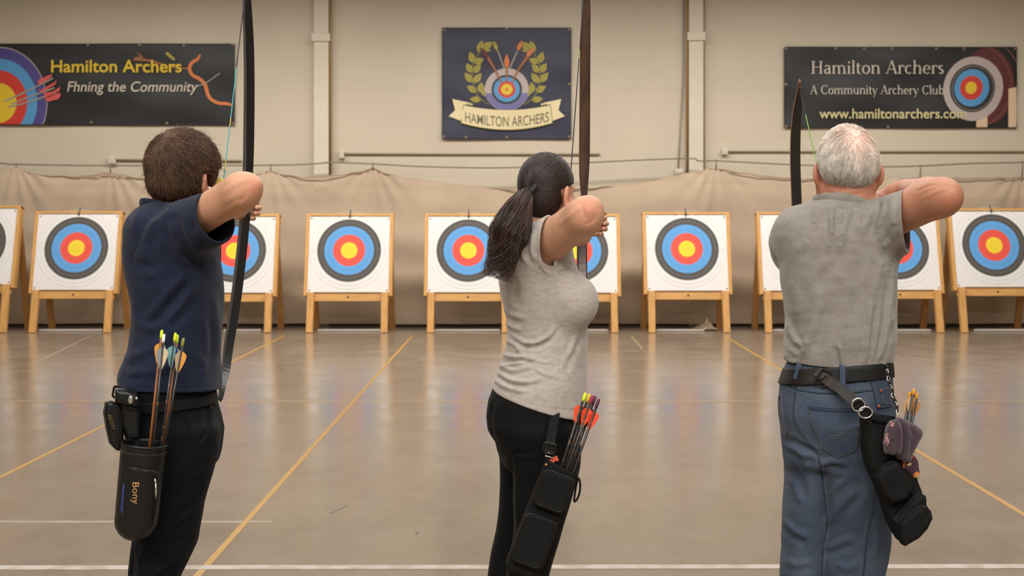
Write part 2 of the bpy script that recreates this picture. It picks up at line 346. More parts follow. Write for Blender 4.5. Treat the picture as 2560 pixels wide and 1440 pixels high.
LEAN = math.tan(math.radians(12.0))
def easel(px, label, dz=0.0, cy=624, Yf=17.95, sag=0.0, wide=1.0, yaw=0.0):
    """A-frame target stand: local origin on the floor below the face centre; front leg feet at local y=0"""
    Yc = Yf+0.27
    X = (px-1280)*Yc/FPX
    root = empty('archery_target', (X, Yf, 0), label, 'archery target', 'targets on wooden stands along the wall')
    zc = CAMZ-(cy-HZ)*Yc/FPX+dz
    z0, z1 = zc-0.655, zc+0.535                          # paper bottom and top
    def y(z): return LEAN*z-0.01
    o = np.array((X, Yf, 0))
    hw = 0.638*wide; fr = 0.055
    P = lambda x, z, d=0.0: o+np.array((x, y(z)+d, z))   # d: depth behind the paper plane
    def part(name, m, f, bevel=0.004, smooth=False):
        mb = MB(); f(mb); return mb.build(name, m, root, smooth, bevel=bevel)
    for s in (-1, 1):
        part('stile', M_WOOD, lambda mb: mb.bar(P(s*(hw+fr/2), z0-0.07, 0.055), P(s*(hw+fr/2), z1+0.03, 0.055), fr, 0.13))
    part('top_rail', M_WOODR, lambda mb: mb.bar(P(-hw-fr, z1+0.018, 0.06), P(hw+fr, z1+0.018, 0.06), 0.04, 0.13, ref=(0, LEAN, 1)))
    part('bottom_rail', M_WOODR, lambda mb: mb.bar(P(-hw, z0-0.075, 0.045), P(hw, z0-0.075, 0.045), 0.145, 0.05, ref=(0, LEAN, 1)))
    part('butt', M_FOAM, lambda mb: mb.bar(P(0, z0, 0.06), P(0, z1, 0.06), 2*hw, 0.095))
    for s in (-1, 1):
        part('leg', M_WOOD, lambda mb: mb.bar(o+np.array((s*(hw-0.055), 0.0, 0.0)), P(s*(hw-0.06), z0-0.005, 0.0), 0.105, 0.07))
        part('leg', M_WOODD, lambda mb: mb.bar(o+np.array((s*(hw-0.02), 0.86, 0.0)), P(s*(hw-0.02), z1-0.25, 0.15), 0.1, 0.055))
    mb = MB()                                            # the printed paper face, ring by ring on one sheet
    n = 72
    def ringP(r, k, lift): return P(r*math.cos(k), zc+r*math.sin(k)*math.cos(math.radians(12)), -0.003-lift)
    mb.mi = 0
    mb.hexa([P(-hw, z0, -0.002), P(hw, z0, -0.002), P(hw, z0, 0.004), P(-hw, z0, 0.004), P(-hw, z1, -0.002), P(hw, z1, -0.002), P(hw, z1, 0.004), P(-hw, z1, 0.004)])
    R = 0.504
    bands = [(1.245, 1.237, 1), (1.125, 1.117, 1), (1.0, 0.89, 2), (0.89, 0.878, 3), (0.878, 0.778, 2), (0.778, 0.64, 4), (0.64, 0.632, 5), (0.632, 0.505, 4), (0.505, 0.38, 6), (0.38, 0.372, 7), (0.372, 0.258, 6), (0.258, 0.135, 8), (0.135, 0.127, 9), (0.127, 0.05, 8), (0.05, 0.042, 9), (0.042, 0.0, 8)]
    for a, b, mi in bands:
        mb.mi = mi
        ang = [2*math.pi*k/n for k in range(n)]
        V = [ringP(R*a, k, 0.001) for k in ang]+[ringP(R*max(b, 1e-4), k, 0.001) for k in ang]
        mb.add(V, [(k, (k+1) % n, n+(k+1) % n, n+k) for k in range(n)])
    mb.mi = 1                                            # centre creases printed across the sheet
    for x0, x1, za, zb in ((-0.0015, 0.0015, z0+0.01, z1-0.01), (-hw+0.02, -0.51, zc-0.002, zc+0.002), (0.51, hw-0.02, zc-0.002, zc+0.002)):
        mb.add([P(x0, za, -0.0036), P(x1, za, -0.0036), P(x1, zb, -0.0036), P(x0, zb, -0.0036)], [(0, 1, 2, 3)])
    mb.build('target_face', FACE_MATS, root)
    for sx, sz in ((-hw+0.03, z0+0.03), (hw-0.03, z0+0.03), (-hw+0.03, z1-0.03), (hw-0.03, z1-0.03)):
        part('pin', M_PIN, lambda mb: mb.lathe(P(sx, sz, 0), (0, -1, 0), [(0, 0.002), (0.004, 0.011), (0.011, 0.009), (0.014, 0.0)], 10), 0, True)
    part('top_hook', M_PIN, lambda mb: mb.tube([P(0, z1-0.02, 0.0), P(0, z1+0.02, -0.02), P(0.0, z1+0.07, 0.02), P(0, z1+0.1, 0.03)], 0.011, 7), 0, True)
    part('rail_bolt', M_PIN, lambda mb: mb.lathe(P(0.0, z0-0.075, 0.02), (0, -1, 0), [(0, 0.016), (0.008, 0.015), (0.011, 0.0)], 10), 0, True)
    return root

easel(-66, 'target cut off by the left edge of the photo, on the tallest stand', dz=0.0, cy=606)
easel(191, 'target with its whole face showing, on the stand left of the boy', cy=620)
easel(586, 'target on a wooden stand partly hidden by the boy and his bow', cy=627)
easel(873, 'fully visible target on a wooden stand midway between the boy and the woman', cy=626)
easel(1171, 'target on a wooden stand just left of the woman, its edge behind her ponytail', cy=626)
easel(1441, 'target on a wooden stand behind the woman and her brown bow', cy=627)
easel(1717, 'fully visible target on a wooden stand between the woman and the man', cy=622)
easel(2004, 'target on a wooden stand behind the left shoulder of the man', cy=622)
easel(2243, 'target on a wooden stand behind the raised sleeve and elbow of the man', cy=620)
easel(2486, 'target on a stand right of the man at the right edge of the photo', cy=613)

M_STRIP = mk('pale_strip', srgb(196, 188, 178), rough=0.6, var=0.06, vscale=3)
for a, b, wh in ((100, 258, 'under the target left of the boy'), (560, 655, 'under the target behind the boy'), (795, 955, 'under the target midway from boy to woman'),
                 (1085, 1250, 'under the target just left of the woman'), (1460, 1520, 'under the target behind the woman'), (1640, 1760, 'under the target between the woman and the man'),
                 (1930, 1960, 'under the target behind the left shoulder of the man'), (2225, 2325, 'under the target behind the elbow of the man'), (2430, 2600, 'under the rightmost target')):
    Y = 18.33; x0, x1 = wx(a, Y), wx(b, Y)
    o = MB().hexa([(x0, Y-0.06, 0.0025), (x1, Y-0.06, 0.0025), (x1-0.04, Y+0.08, 0.0025), (x0+0.1, Y+0.08, 0.0025), (x0, Y-0.06, 0.03), (x1, Y-0.06, 0.03), (x1-0.04, Y+0.08, 0.03), (x0+0.1, Y+0.08, 0.03)]).build('foam_strip', M_STRIP, origin=((x0+x1)/2, Y, 0), bevel=0.006)
    tag(o, 'pale strip on the floor '+wh, 'floor strip', 'pale strips lying under the targets')
def cloth_lump():
    nx, ny = 60, 40; V = []
    Y = 18.45; x0, x1 = wx(1735, Y), wx(1792, Y)
    for j in range(ny):
        for i in range(nx):
            u, v = i/(nx-1), j/(ny-1)
            h = 0.13*math.exp(-((u-0.66)/0.2)**2)+0.07*math.exp(-((u-0.35)/0.25)**2)
            h *= (0.75+0.25*math.sin(u*19+v*7)+0.2*math.sin(v*13-u*9))
            h *= max(0, math.sin(math.pi*v))**0.6*max(0, math.sin(math.pi*min(u, 1)))**0.4
            V.append((x0+(x1-x0)*u, Y-0.12+0.28*v+0.02*math.sin(u*11), 0.032+max(h, 0)))
    F = [(j*nx+i, j*nx+i+1, (j+1)*nx+i+1, (j+1)*nx+i) for j in range(ny-1) for i in range(nx-1)]
    o = obj('crumpled_cloth', V, F, mk('dust_sheet', srgb(198, 180, 156), rough=0.9), origin=(x0, Y, 0))
    tag(o, 'small crumpled pale cloth on the floor under the target between the woman and the man', 'cloth')
cloth_lump()

# ------------------------------------------------------------------ banners
YBN = 19.655
def bwave(px, py, k): return 0.005*math.sin(px*0.021+py*0.03+k)+0.004*math.sin(px*0.011-py*0.05+2*k)
class Banner:
    def __init__(s, rect, label, m, k, sagtop=0):
        s.x0, s.y0, s.x1, s.y1 = rect; s.k = k
        s.root = empty('banner', (wx((s.x0+s.x1)/2, YBN), YBN, wz(s.y1, YBN)), label, 'banner')
        nx, ny = 150, 60; V = []
        for j in range(ny+1):
            for i in range(nx+1):
                px = s.x0+(s.x1-s.x0)*i/nx; py = s.y0+(s.y1-s.y0)*j/ny
                e = 1.2*math.sin(i/nx*math.pi*5+k)*(1-2*abs(j/ny-0.5))*0.3+(sagtop*math.sin(i/nx*math.pi) if j == 0 else 0)
                V.append(s.P(px, py+e, 0))
        F = [(j*(nx+1)+i, j*(nx+1)+i+1, (j+1)*(nx+1)+i+1, (j+1)*(nx+1)+i) for j in range(ny) for i in range(nx)]
        nV = len(V); V += [np.array(v)+np.array((0, 0.012, 0)) for v in V]; F += [tuple(a+nV for a in f)[::-1] for f in F]
        obj('sheet', np.array(V), F, m, s.root)
        mb = MB()
        hem = [(s.x0, s.y0), (s.x1, s.y0), (s.x1, s.y1), (s.x0, s.y1)]
        for a, b in zip(hem, hem[1:]+hem[:1]):
            mb.tube([s.P(a[0]+(b[0]-a[0])*t, a[1]+(b[1]-a[1])*t, 1) for t in np.linspace(0, 1, 40)], 0.007, 6)
        mb.build('hem', m, s.root, True)
    def P(s, px, py, layer):
        p = W(px, py, YBN); p[1] += bwave(px, py, s.k)*1.6-(0.004+0.0022*layer if layer else 0); return p
    def art(s, name, m, polys, layer):
        """flat printed shapes; polys in photo positions, clipped to the sheet"""
        mb = MB()
        for poly in polys:
            Q = [(min(max(x, s.x0+1), s.x1-1), min(max(y, s.y0+1), s.y1-1)) for x, y in poly]
            n = len(Q)
            if n > 30:                                     # big discs follow the waves of the sheet
                c = np.mean(Q, axis=0); rr = (1, .85, .7, .55, .4, .25, .1, .02)
                mb.add([s.P(*(c+(np.array(p)-c)*r), layer) for r in rr for p in Q], [(k*n+i, k*n+(i+1) % n, (k+1)*n+(i+1) % n, (k+1)*n+i) for k in range(len(rr)-1) for i in range(n)]+[tuple((len(rr)-1)*n+i for i in range(n))])
            else: mb.add([s.P(x, y, layer) for x, y in Q], [tuple(range(n))])
        return mb.build(name, m, s.root)
    def mesh2d(s, name, m, V2, F, layer):
        return obj(name, [s.P(x, y, layer) for x, y in V2], F, m, s.root, smooth=False)
    def grommets(s, pts):
        for x, y in pts:
            c = s.P(x, y, 2); MB().lathe(c, (0, -1, 0), [(0, 0.02), (0.004, 0.024), (0.007, 0.02), (0.004, 0.01), (0, 0.009)], 12).tube([c, (c[0], YW-0.0005, c[2])], 0.006, 6).build('grommet', M_GROM, s.root, True)
M_GROM = mk('grommet_metal', srgb(150, 130, 112), rough=0.4, metal=0.6)
def ell(cx, cy, rx, ry, n=56, rot=0.0, a0=0, a1=360):
    o = []
    for k in range(n if a1-a0 >= 360 else n+1):
        t = math.radians(a0+(a1-a0)*k/n); x, y = rx*math.cos(t), ry*math.sin(t)
        o.append((cx+x*math.cos(rot)-y*math.sin(rot), cy+x*math.sin(rot)+y*math.cos(rot)))
    return o
def ring(cx, cy, rx, ry, w, n=60, rot=0.0, a0=0, a1=360):
    A = ell(cx, cy, rx, ry, n, rot, a0, a1); B = ell(cx, cy, rx-w, ry-w, n, rot, a0, a1); m = len(A)
    return [[A[i], A[(i+1) % m], B[(i+1) % m], B[i]] for i in range(m if a1-a0 >= 360 else m-1)]
def ribbon(pts, w, n=40):
    """strip of width w (number or list) along a smooth path, as quads"""
    P = bez(pts, n); ws = np.interp(np.linspace(0, 1, n), np.linspace(0, 1, len(w)), w) if hasattr(w, '__len__') else np.full(n, w)
    T = np.gradient(P, axis=0); T /= np.linalg.norm(T, axis=1)[:, None]; N = np.stack([-T[:, 1], T[:, 0]], 1)*ws[:, None]/2
    A, B = P+N, P-N
    return [[tuple(A[i]), tuple(A[i+1]), tuple(B[i+1]), tuple(B[i])] for i in range(n-1)]
def text2d(body, box, weight=0.0, shear=0.0, spacing=1.0):
    """lettering in the built-in sans face, fitted to a box in photo positions; returns verts, faces"""
    c = bpy.data.curves.new('lettering', 'FONT'); c.body = body; c.offset = weight; c.shear = shear; c.space_character = spacing; c.resolution_u = 4
    o = bpy.data.objects.new('lettering', c); COL.objects.link(o)
    dg = bpy.context.evaluated_depsgraph_get(); me = bpy.data.meshes.new_from_object(o.evaluated_get(dg))
    V = np.array([v.co[:2] for v in me.vertices]); F = [tuple(p.vertices) for p in me.polygons]
    bpy.data.objects.remove(o); bpy.data.curves.remove(c); bpy.data.meshes.remove(me)
    lo, hi = V.min(0), V.max(0); x0, y0, x1, y1 = box
    U = (V-lo)/(hi-lo)
    return np.stack([x0+U[:, 0]*(x1-x0), y1-U[:, 1]*(y1-y0)], 1), F
# a roman letter face drawn with a broad pen
TH, TN = 0.088, 0.034
def _st(x, a, b): return [[(x-TH/2, a), (x+TH/2, a), (x+TH/2, b), (x-TH/2, b)]]
def _sf(x, y, w=0.2): return [[(x-w/2, y-0.014), (x+w/2, y-0.014), (x+w/2, y+0.014), (x-w/2, y+0.014)]]
def _ln(a, b, w):
    a, b = np.array(a), np.array(b); t = (b-a)/np.linalg.norm(b-a); n = np.array((-t[1], t[0]))*w/2
    return [[tuple(a-n), tuple(b-n), tuple(b+n), tuple(a+n)]]
def _arc(cx, cy, rx, ry, a0, a1, n=14):
    o = []
    for k in range(n):
        q = []
        for kk in (k, k+1):
            t = math.radians(a0+(a1-a0)*kk/n); w = (TN+(TH-TN)*abs(math.cos(t)))/2; c, s = math.cos(t), math.sin(t)
            q.append(((cx+(rx+w)*c, cy+(ry+w)*s), (cx+(rx-w)*c, cy+(ry-w)*s)))
        o.append([q[0][0], q[1][0], q[1][1], q[0][1]])
    return o
GL = {'H': (0.66, lambda: _st(.13, 0, .66)+_st(.53, 0, .66)+_ln((.13, .35), (.53, .35), TN)+_sf(.13, .014)+_sf(.53, .014)+_sf(.13, .646)+_sf(.53, .646)),
      'A': (0.62, lambda: _ln((.06, 0), (.3, .68), TN)+_ln((.3, .68), (.54, 0), TH)+_ln((.15, .23), (.45, .23), TN)+_sf(.07, .014, .17)+_sf(.53, .014)),
      'C': (0.62, lambda: _arc(.34, .33, .26, .32, 48, 312, 24)+_ln((.515, .52), (.53, .66), TN)+_ln((.515, .14), (.53, .04), TN)),
      'a': (0.44, lambda: _arc(.19, .13, .1, .12, 60, 330, 16)+_ln((.2, .25), (.32, .29), TN)+_st(.33, 0.02, .32)+_arc(.21, .31, .12, .13, 0, 150, 10)+_sf(.37, .016, .09)),
      'b': (0.5, lambda: _st(.11, 0, .7)+_arc(.27, .22, .15, .21, -140, 140, 20)+_sf(.07, .69, .1)),
      'c': (0.42, lambda: _arc(.23, .22, .16, .21, 50, 315, 20)), 'e': (0.45, lambda: _arc(.23, .22, .16, .21, 0, 315, 22)+_ln((.09, .24), (.39, .24), TN)),
      'h': (0.53, lambda: _st(.11, 0, .7)+_arc(.26, .29, .15, .14, 10, 165, 10)+_st(.41, 0, .3)+_sf(.11, .014, .18)+_sf(.41, .014, .18)+_sf(.07, .69, .1)),
      'i': (0.23, lambda: _st(.11, 0, .43)+_sf(.11, .014, .18)+_sf(.07, .425, .1)+[ell(.11, .6, .055, .055, 12)]),
      'l': (0.23, lambda: _st(.11, 0, .7)+_sf(.11, .014, .18)+_sf(.07, .69, .1)),
      'm': (0.8, lambda: _st(.11, 0, .43)+_arc(.25, .29, .14, .14, 10, 165, 10)+_st(.39, 0, .3)+_arc(.53, .29, .14, .14, 10, 165, 10)+_st(.67, 0, .3)+_sf(.11, .014, .18)+_sf(.39, .014, .18)+_sf(.67, .014, .18)+_sf(.07, .425, .1)),
      'n': (0.53, lambda: _st(.11, 0, .43)+_arc(.26, .29, .15, .14, 10, 165, 10)+_st(.41, 0, .3)+_sf(.11, .014, .18)+_sf(.41, .014, .18)+_sf(.07, .425, .1)),
      'o': (0.48, lambda: _arc(.24, .22, .17, .21, 0, 360, 26)), 'r': (0.36, lambda: _st(.11, 0, .43)+_arc(.24, .29, .12, .14, 50, 165, 9)+_sf(.11, .014, .18)+_sf(.07, .425, .1)+[ell(.32, .38, .04, .045, 10)]),
      's': (0.36, lambda: _arc(.17, .33, .09, .1, 40, 255, 14)+_ln((.13, .25), (.22, .19), TH*.9)+_arc(.17, .115, .1, .1, -150, 70, 14)),
      't': (0.3, lambda: _st(.12, .06, .56)+_arc(.2, .08, .08, .07, 180, 320, 8)+_ln((.03, .425), (.27, .425), TN)),
      'u': (0.53, lambda: _st(.1, .14, .43)+_arc(.24, .14, .14, .13, 190, 350, 10)+_st(.4, 0, .43)+_sf(.44, .016, .1)+_sf(.06, .425, .1)+_sf(.36, .425, .1)),
      'y': (0.46, lambda: _ln((.07, .43), (.24, 0), TH)+_ln((.4, .43), (.16, -.19), TN)+_sf(.08, .425, .17)+_sf(.4, .425, .13)+[ell(.13, -.18, .045, .04, 10)]), ' ': (0.26, lambda: [])}
def roman(body, x0, x1, base, cap):
    """letters as polygons in photo positions between x0 and x1 on the baseline, capitals cap high"""
    wsum = sum(GL[c][0] for c in body); sx = (x1-x0)/wsum; sy = cap/0.67; out = []; x = x0
    for c in body:
        w, f = GL[c]
        for poly in f(): out.append([(x+a*sx, base-b*sy) for a, b in poly])
        x += w*sx
    return out

M_BBLK = mk('banner_black', srgb(33, 31, 30), rough=0.45, spec=0.35, var=0.08, vscale=3)
M_BNAV = mk('banner_navy', srgb(46, 45, 64), rough=0.45, spec=0.35, var=0.1, vscale=3)
C = lambda n, r, g, b: mk(n, srgb(r, g, b), rough=0.55)
I_YEL, I_RED, I_BLU, I_VIO = C('print_yellow', 214, 180, 36), C('print_red', 196, 52, 36), C('print_blue', 78, 142, 190), C('print_violet', 70, 62, 124)
I_WHT, I_CRM, I_GRY, I_ORG = C('print_white', 205, 192, 178), C('print_cream', 222, 205, 160), C('print_grey', 150, 142, 132), C('print_orange', 200, 112, 52)
I_LEAF, I_LEAF2, I_BLK, I_MAR, I_SILV = C('print_leaf', 158, 146, 50), C('print_leaf_dark', 122, 112, 44), C('print_black', 40, 38, 36), C('print_maroon', 88, 32, 30), C('print_silver', 178, 162, 156)
I_TEXT, I_PINK, I_LAV, I_BRN, I_TAN = C('print_text', 196, 184, 168), C('print_rose', 206, 84, 78), C('print_lavender', 108, 104, 150), C('print_brown', 150, 92, 52), C('print_tan', 212, 182, 150)

b1 = Banner((-190, 110, 586, 312), 'black banner on the wall above the boy, with yellow lettering and a large target', M_BBLK, 0.3)
for k, (r, m) in enumerate(((119, I_SILV), (117, I_VIO), (94, I_BLU), (69, I_RED), (42, I_YEL))):
    b1.art('printed_target', m, [ell(0 if k else 0, 258, r, r*1.18, 72)], 2+k)
b1.art('printed_arrow', I_GRY, ribbon([(10, 254), (60, 232), (134, 196)], 4, 12)+ribbon([(30, 260), (80, 240), (138, 220)], 4, 12)+ribbon([(22, 268), (70, 256), (142, 232)], 4, 12), 8)
b1.art('printed_fletching', I_PINK, [[(95, 207), (100, 198), (130, 186), (132, 192), (101, 211)], [(95, 222), (102, 226), (138, 206), (144, 200), (140, 212), (104, 232)], [(110, 232), (112, 240), (146, 222), (153, 216), (150, 228), (114, 246)], [(113, 248), (120, 255), (148, 248), (154, 238), (150, 232)]], 9)
V, F = text2d('Hamilton Archers', (129, 150, 455, 182), 0.016); b1.mesh2d('lettering', I_YEL, V, F, 10)
V, F = text2d('Fhning the Community', (170, 204, 496, 238), 0.006, 0.18); b1.mesh2d('lettering', I_TEXT, V, F, 10)
b1.art('printed_bow', I_ORG, ribbon([(501, 137), (494, 148), (480, 158), (474, 172), (482, 188), (500, 198), (513, 212), (520, 236), (530, 250), (548, 258), (566, 259), (580, 263)], [5, 8, 9, 9, 8, 9, 9, 8, 8, 8, 5], 60), 3)
b1.art('printed_arrow', I_BRN, ribbon([(335, 148), (380, 153), (420, 166), (470, 172)], [7, 5, 3], 14)+[[(340, 131), (352, 136), (362, 146), (352, 142)], [(332, 152), (340, 143), (358, 142), (352, 148)]], 4)
b1.art('printed_arrow', I_LEAF, ribbon([(416, 132), (430, 144), (437, 150)], [8, 6], 8), 4)
b1.art('printed_arrow', I_GRY, ribbon([(494, 216), (515, 208), (550, 184)], 2.5, 8), 4)
b1.grommets([(220, 113), (350, 113), (460, 114), (582, 113), (228, 306), (418, 308), (583, 309)])

b2 = Banner((1106, 70, 1427, 347), 'square navy banner high on the wall above the woman, with a laurel wreath and target', M_BNAV, 1.7)
def leaf(x, y, ang, L, w):
    a = math.radians(ang); d = np.array((math.cos(a), -math.sin(a))); n = np.array((-d[1], d[0])); o = np.array((x, y)); P = []
    for t in np.linspace(0, 1, 9): P.append(o+d*L*t+n*w/2*math.sin(math.pi*t**0.85))
    for t in np.linspace(1, 0, 9)[1:-1]: P.append(o+d*L*t-n*w/2*math.sin(math.pi*t**0.85))
    return [tuple(p) for p in P]
lv = []; veins = []
spec = [(1203, 250, 175, 29, 15), (1214, 242, 108, 32, 15), (1193, 230, 150, 30, 16), (1200, 232, 82, 27, 16), (1182, 206, 130, 32, 17), (1184, 208, 52, 32, 17), (1181, 182, 122, 28, 17), (1184, 182, 50, 28, 16), (1184, 158, 108, 30, 17), (1186, 158, 25, 26, 16), (1196, 132, 72, 32, 16), (1205, 122, 30, 32, 17), (1208, 124, -8, 20, 10)]
for x, y, a, L, w in spec:
    for s in (1, -1):
        xx, aa = (x, a) if s == 1 else (2532-x, 180-a)
        lv.append(leaf(xx, y, aa, L, w)); d = (math.cos(math.radians(aa)), -math.sin(math.radians(aa)))
        veins += ribbon([(xx, y), (xx+d[0]*L*0.8, y+d[1]*L*0.8)], 1.4, 3)
for h in (0, 1): b2.art('printed_wreath', I_LEAF, lv[h::2], 2)
st = [(1222, 262), (1200, 246), (1186, 222), (1181, 190), (1184, 160), (1198, 132), (1212, 118)]
b2.art('printed_wreath', I_LEAF2, veins+ribbon(st, 2.5, 30)+ribbon([(2532-x, y) for x, y in st], 2.5, 30), 3)
cx, cy = 1267, 224
for k, (r, m) in enumerate(((55, I_SILV), (52, I_LAV), (38, I_BLK), (32.5, I_BLU), (21.5, I_RED), (14.5, I_YEL), (4, I_ORG))):
    b2.art('printed_target', m, [ell(cx, cy, r, r*0.97, 60)] if k != 1 else [ell(cx, cy, 54, 52, 40, 0, 10, 170)], 4+k)
for p_, w_ in (([(1254, 206), (1236, 172), (1216, 138)], [3, 5, 8]), ([(1280, 206), (1298, 172), (1326, 134)], [3, 5, 8]), ([(1267, 204), (1267, 172)], [4, 4])): b2.art('printed_arrow', I_BRN, ribbon(p_, w_, 12), 12)
for p_ in ([(1264, 180), (1244, 126)], [(1270, 180), (1296, 122)]): b2.art('printed_arrow', I_GRY, ribbon(p_, [4, 3], 4), 3)
b2.art('printed_fletching', I_ORG, [leaf(1267, 173, 90, 38, 13), leaf(1294, 128, 68, 28, 11), leaf(1316, 142, 48, 30, 12)], 13)
b2.art('printed_fletching', I_LEAF, [leaf(1243, 128, 110, 26, 10)], 13)
b2.art('printed_fletching', I_MAR, [leaf(1222, 146, 130, 34, 12)], 13)
def rib(x, y): return (x, y+18*math.cos((x-1267)/115*math.pi/2) if abs(x-1267) < 115 else y)
tail = [[(1131, 248), (1182, 259), (1182, 264), (1158, 262), (1153, 303), (1122, 291), (1138, 276)], [(2534-1131, 248), (2534-1182, 259), (2534-1182, 264), (2534-1158, 262), (2534-1153, 303), (2534-1122, 291), (2534-1138, 276)]]
for t_ in tail: b2.art('printed_ribbon', I_CRM, [t_], 13)
xs = np.linspace(1153, 1381, 40)
top = [(x, 262+14*(1-((x-1267)/114)**2)) for x in xs]; bot = [(x, 308+17*(1-((x-1267)/114)**2)) for x in xs]
b2.art('printed_ribbon', I_CRM, [[top[i], top[i+1], bot[i+1], bot[i]] for i in range(39)], 15)
b2.art('ribbon_outline', I_LEAF2, ribbon(bot, 1.6, 40)+ribbon([(1158, 264), (1153, 308)], 1.6, 3)+ribbon([(1376, 264), (1381, 308)], 1.6, 3)+ribbon([(1158, 264), (1182, 259)], 1.4, 3)+ribbon([(1376, 264), (1352, 259)], 1.4, 3), 16)
V, F = text2d('HAMILTON ARCHERS', (1163, 0, 1372, 25), 0.002)
V[:, 1] += 280+12*(1-((V[:, 0]-1267)/104)**2)
b2.mesh2d('lettering', C('print_olive', 92, 86, 64), V, F, 17)
b2.grommets([(1110, 75), (1267, 73), (1423, 74), (1110, 342), (1165, 343), (1267, 343), (1423, 342), (1424, 210)])

b3 = Banner((1961, 118, 2541, 319), 'black banner on the wall above the man, with cream lettering and a web address', M_BBLK, 3.1)
b3.art('printed_disc', I_MAR, [ell(2470, 214, 66, 96, 60)], 2)
b3.art('printed_arc', C('print_rose_grey', 120, 74, 70), ring(2440, 214, 88, 104, 2.5, 60, 0, -75, 75)+ring(2470, 250, 92, 150, 3, 40, 0, -100, -35), 3)
for q_ in ([(2520, 222), (2541, 218), (2541, 319), (2520, 319)], [(2440, 290), (2468, 286), (2468, 319), (2440, 319)]): b3.art('printed_stand', I_TAN, [q_], 4)
for k, (a, b, rx, ry, m) in enumerate(((2432, 222, 74, 81, I_SILV), (2430, 221, 56, 60, I_BLK), (2428, 220, 43, 47, I_BLU), (2427, 220, 28, 30, I_RED), (2426, 220, 14, 15.5, I_YEL))):
    b3.art('printed_target', m, [ell(a, b, rx, ry, 60, 0.25)], 5+k)
b3.art('printed_arc', I_GRY, ring(2431, 221, 52, 56, 1.2, 60, 0.25), 7)
b3.art('lettering', I_TEXT, roman('Hamilton Archers', 2026, 2360, 185, 32), 11)
b3.art('lettering', I_TEXT, roman('A Community Archery Club', 2024, 2360, 236, 22), 11)
V, F = text2d('www.hamiltonarchers.com', (2047, 272, 2413, 297), 0.012); b3.mesh2d('lettering', C('print_pale_yellow', 204, 192, 140), V, F, 12)
b3.grommets([(1965, 122), (2088, 122), (2160, 122), (2228, 122), (2340, 122), (2410, 122), (2536, 122), (1964, 211), (1965, 316), (2220, 317), (2537, 315)])
# ------------------------------------------------------------------ smooth bodies and cloth: distance fields turned into meshes
def smin(a, b, k):
    h = np.clip(0.5+0.5*(b-a)/k, 0, 1); return b*(1-h)+a*h-k*h*(1-h)
def smax(a, b, k): return -smin(-a, -b, k)
def cone(a, b, ra, rb):
    a, b = np.array(a, float), np.array(b, float); ab = b-a; L2 = ab.dot(ab)
    def f(P):
        t = np.clip((P-a) @ ab/L2, 0, 1); return np.linalg.norm(P-a-t[:, None]*ab, axis=1)-(ra+(rb-ra)*t)
    return f
def chain(pts, rads, k=0.01):
    fs = [cone(pts[i], pts[i+1], rads[i], rads[i+1]) for i in range(len(pts)-1)]
    def f(P):
        d = fs[0](P)
        for g in fs[1:]: d = smin(d, g(P), k)
        return d
    return f
def ellip(c, r, R=None):
    c, r = np.array(c, float), np.array(r, float)
    def f(P):
        q = P-c
        if R is not None: q = q @ R
        k0 = np.linalg.norm(q/r, axis=1); k1 = np.linalg.norm(q/(r*r), axis=1)
        return k0*(k0-1)/np.maximum(k1, 1e-9)
    return f
def rbox(c, half, R, rad):
    c, h = np.array(c, float), np.array(half, float)-rad
    def f(P):
        q = np.abs((P-c) @ R)-h
        return np.linalg.norm(np.maximum(q, 0), axis=1)+np.minimum(q.max(1), 0)-rad
    return f
def plane(p, n):
    p, n = np.array(p, float), np.array(n, float); n = n/np.linalg.norm(n)
    return lambda P: (P-p) @ n
def loft(rows, Y, e=2.0, cap=0.03):
    """body form from rows (photo row, left, right, near half depth, far half depth) of an outline seen Y metres away"""
    r = np.array(rows, float); z = CAMZ-(r[:, 0]-HZ)*Y/FPX; o = np.argsort(z); r, z = r[o], z[o]
    n = 160; zz = np.linspace(z[0], z[-1], n)
    def sm(v):
        w = np.interp(zz, z, v); k = np.hanning(13); k /= k.sum(); return np.convolve(np.pad(w, 6, mode='edge'), k, 'valid')
    L, Rr = sm((r[:, 1]-1280)*Y/FPX), sm((r[:, 2]-1280)*Y/FPX); nr, fr = sm(r[:, 3]), sm(r[:, 4])
    cx, ax, cy, ay = (L+Rr)/2, (Rr-L)/2, Y+(fr-nr)/2, (fr+nr)/2
    def f(P):
        q = P[:, 2]; I = lambda v: np.interp(q, zz, v)
        X, Yy, A, B = I(cx), I(cy), I(ax), I(ay)
        u, v = (P[:, 0]-X)/A, (P[:, 1]-Yy)/B
        k = (np.abs(u)**e+np.abs(v)**e)**(1/e)
        g = np.sqrt((u/A)**2+(v/B)**2)/np.maximum(np.sqrt(u*u+v*v), 1e-6)
        d = (k-1)/np.maximum(g, 1e-6)
        return smax(d, np.maximum(q-zz[-1], zz[0]-q), cap)
    return f
def union(fs, ks):
    def f(P):
        d = fs[0](P)
        for g, k in zip(fs[1:], ks): d = smin(d, g(P), k)
        return d
    return f
def off(f, r): return lambda P: f(P)-r

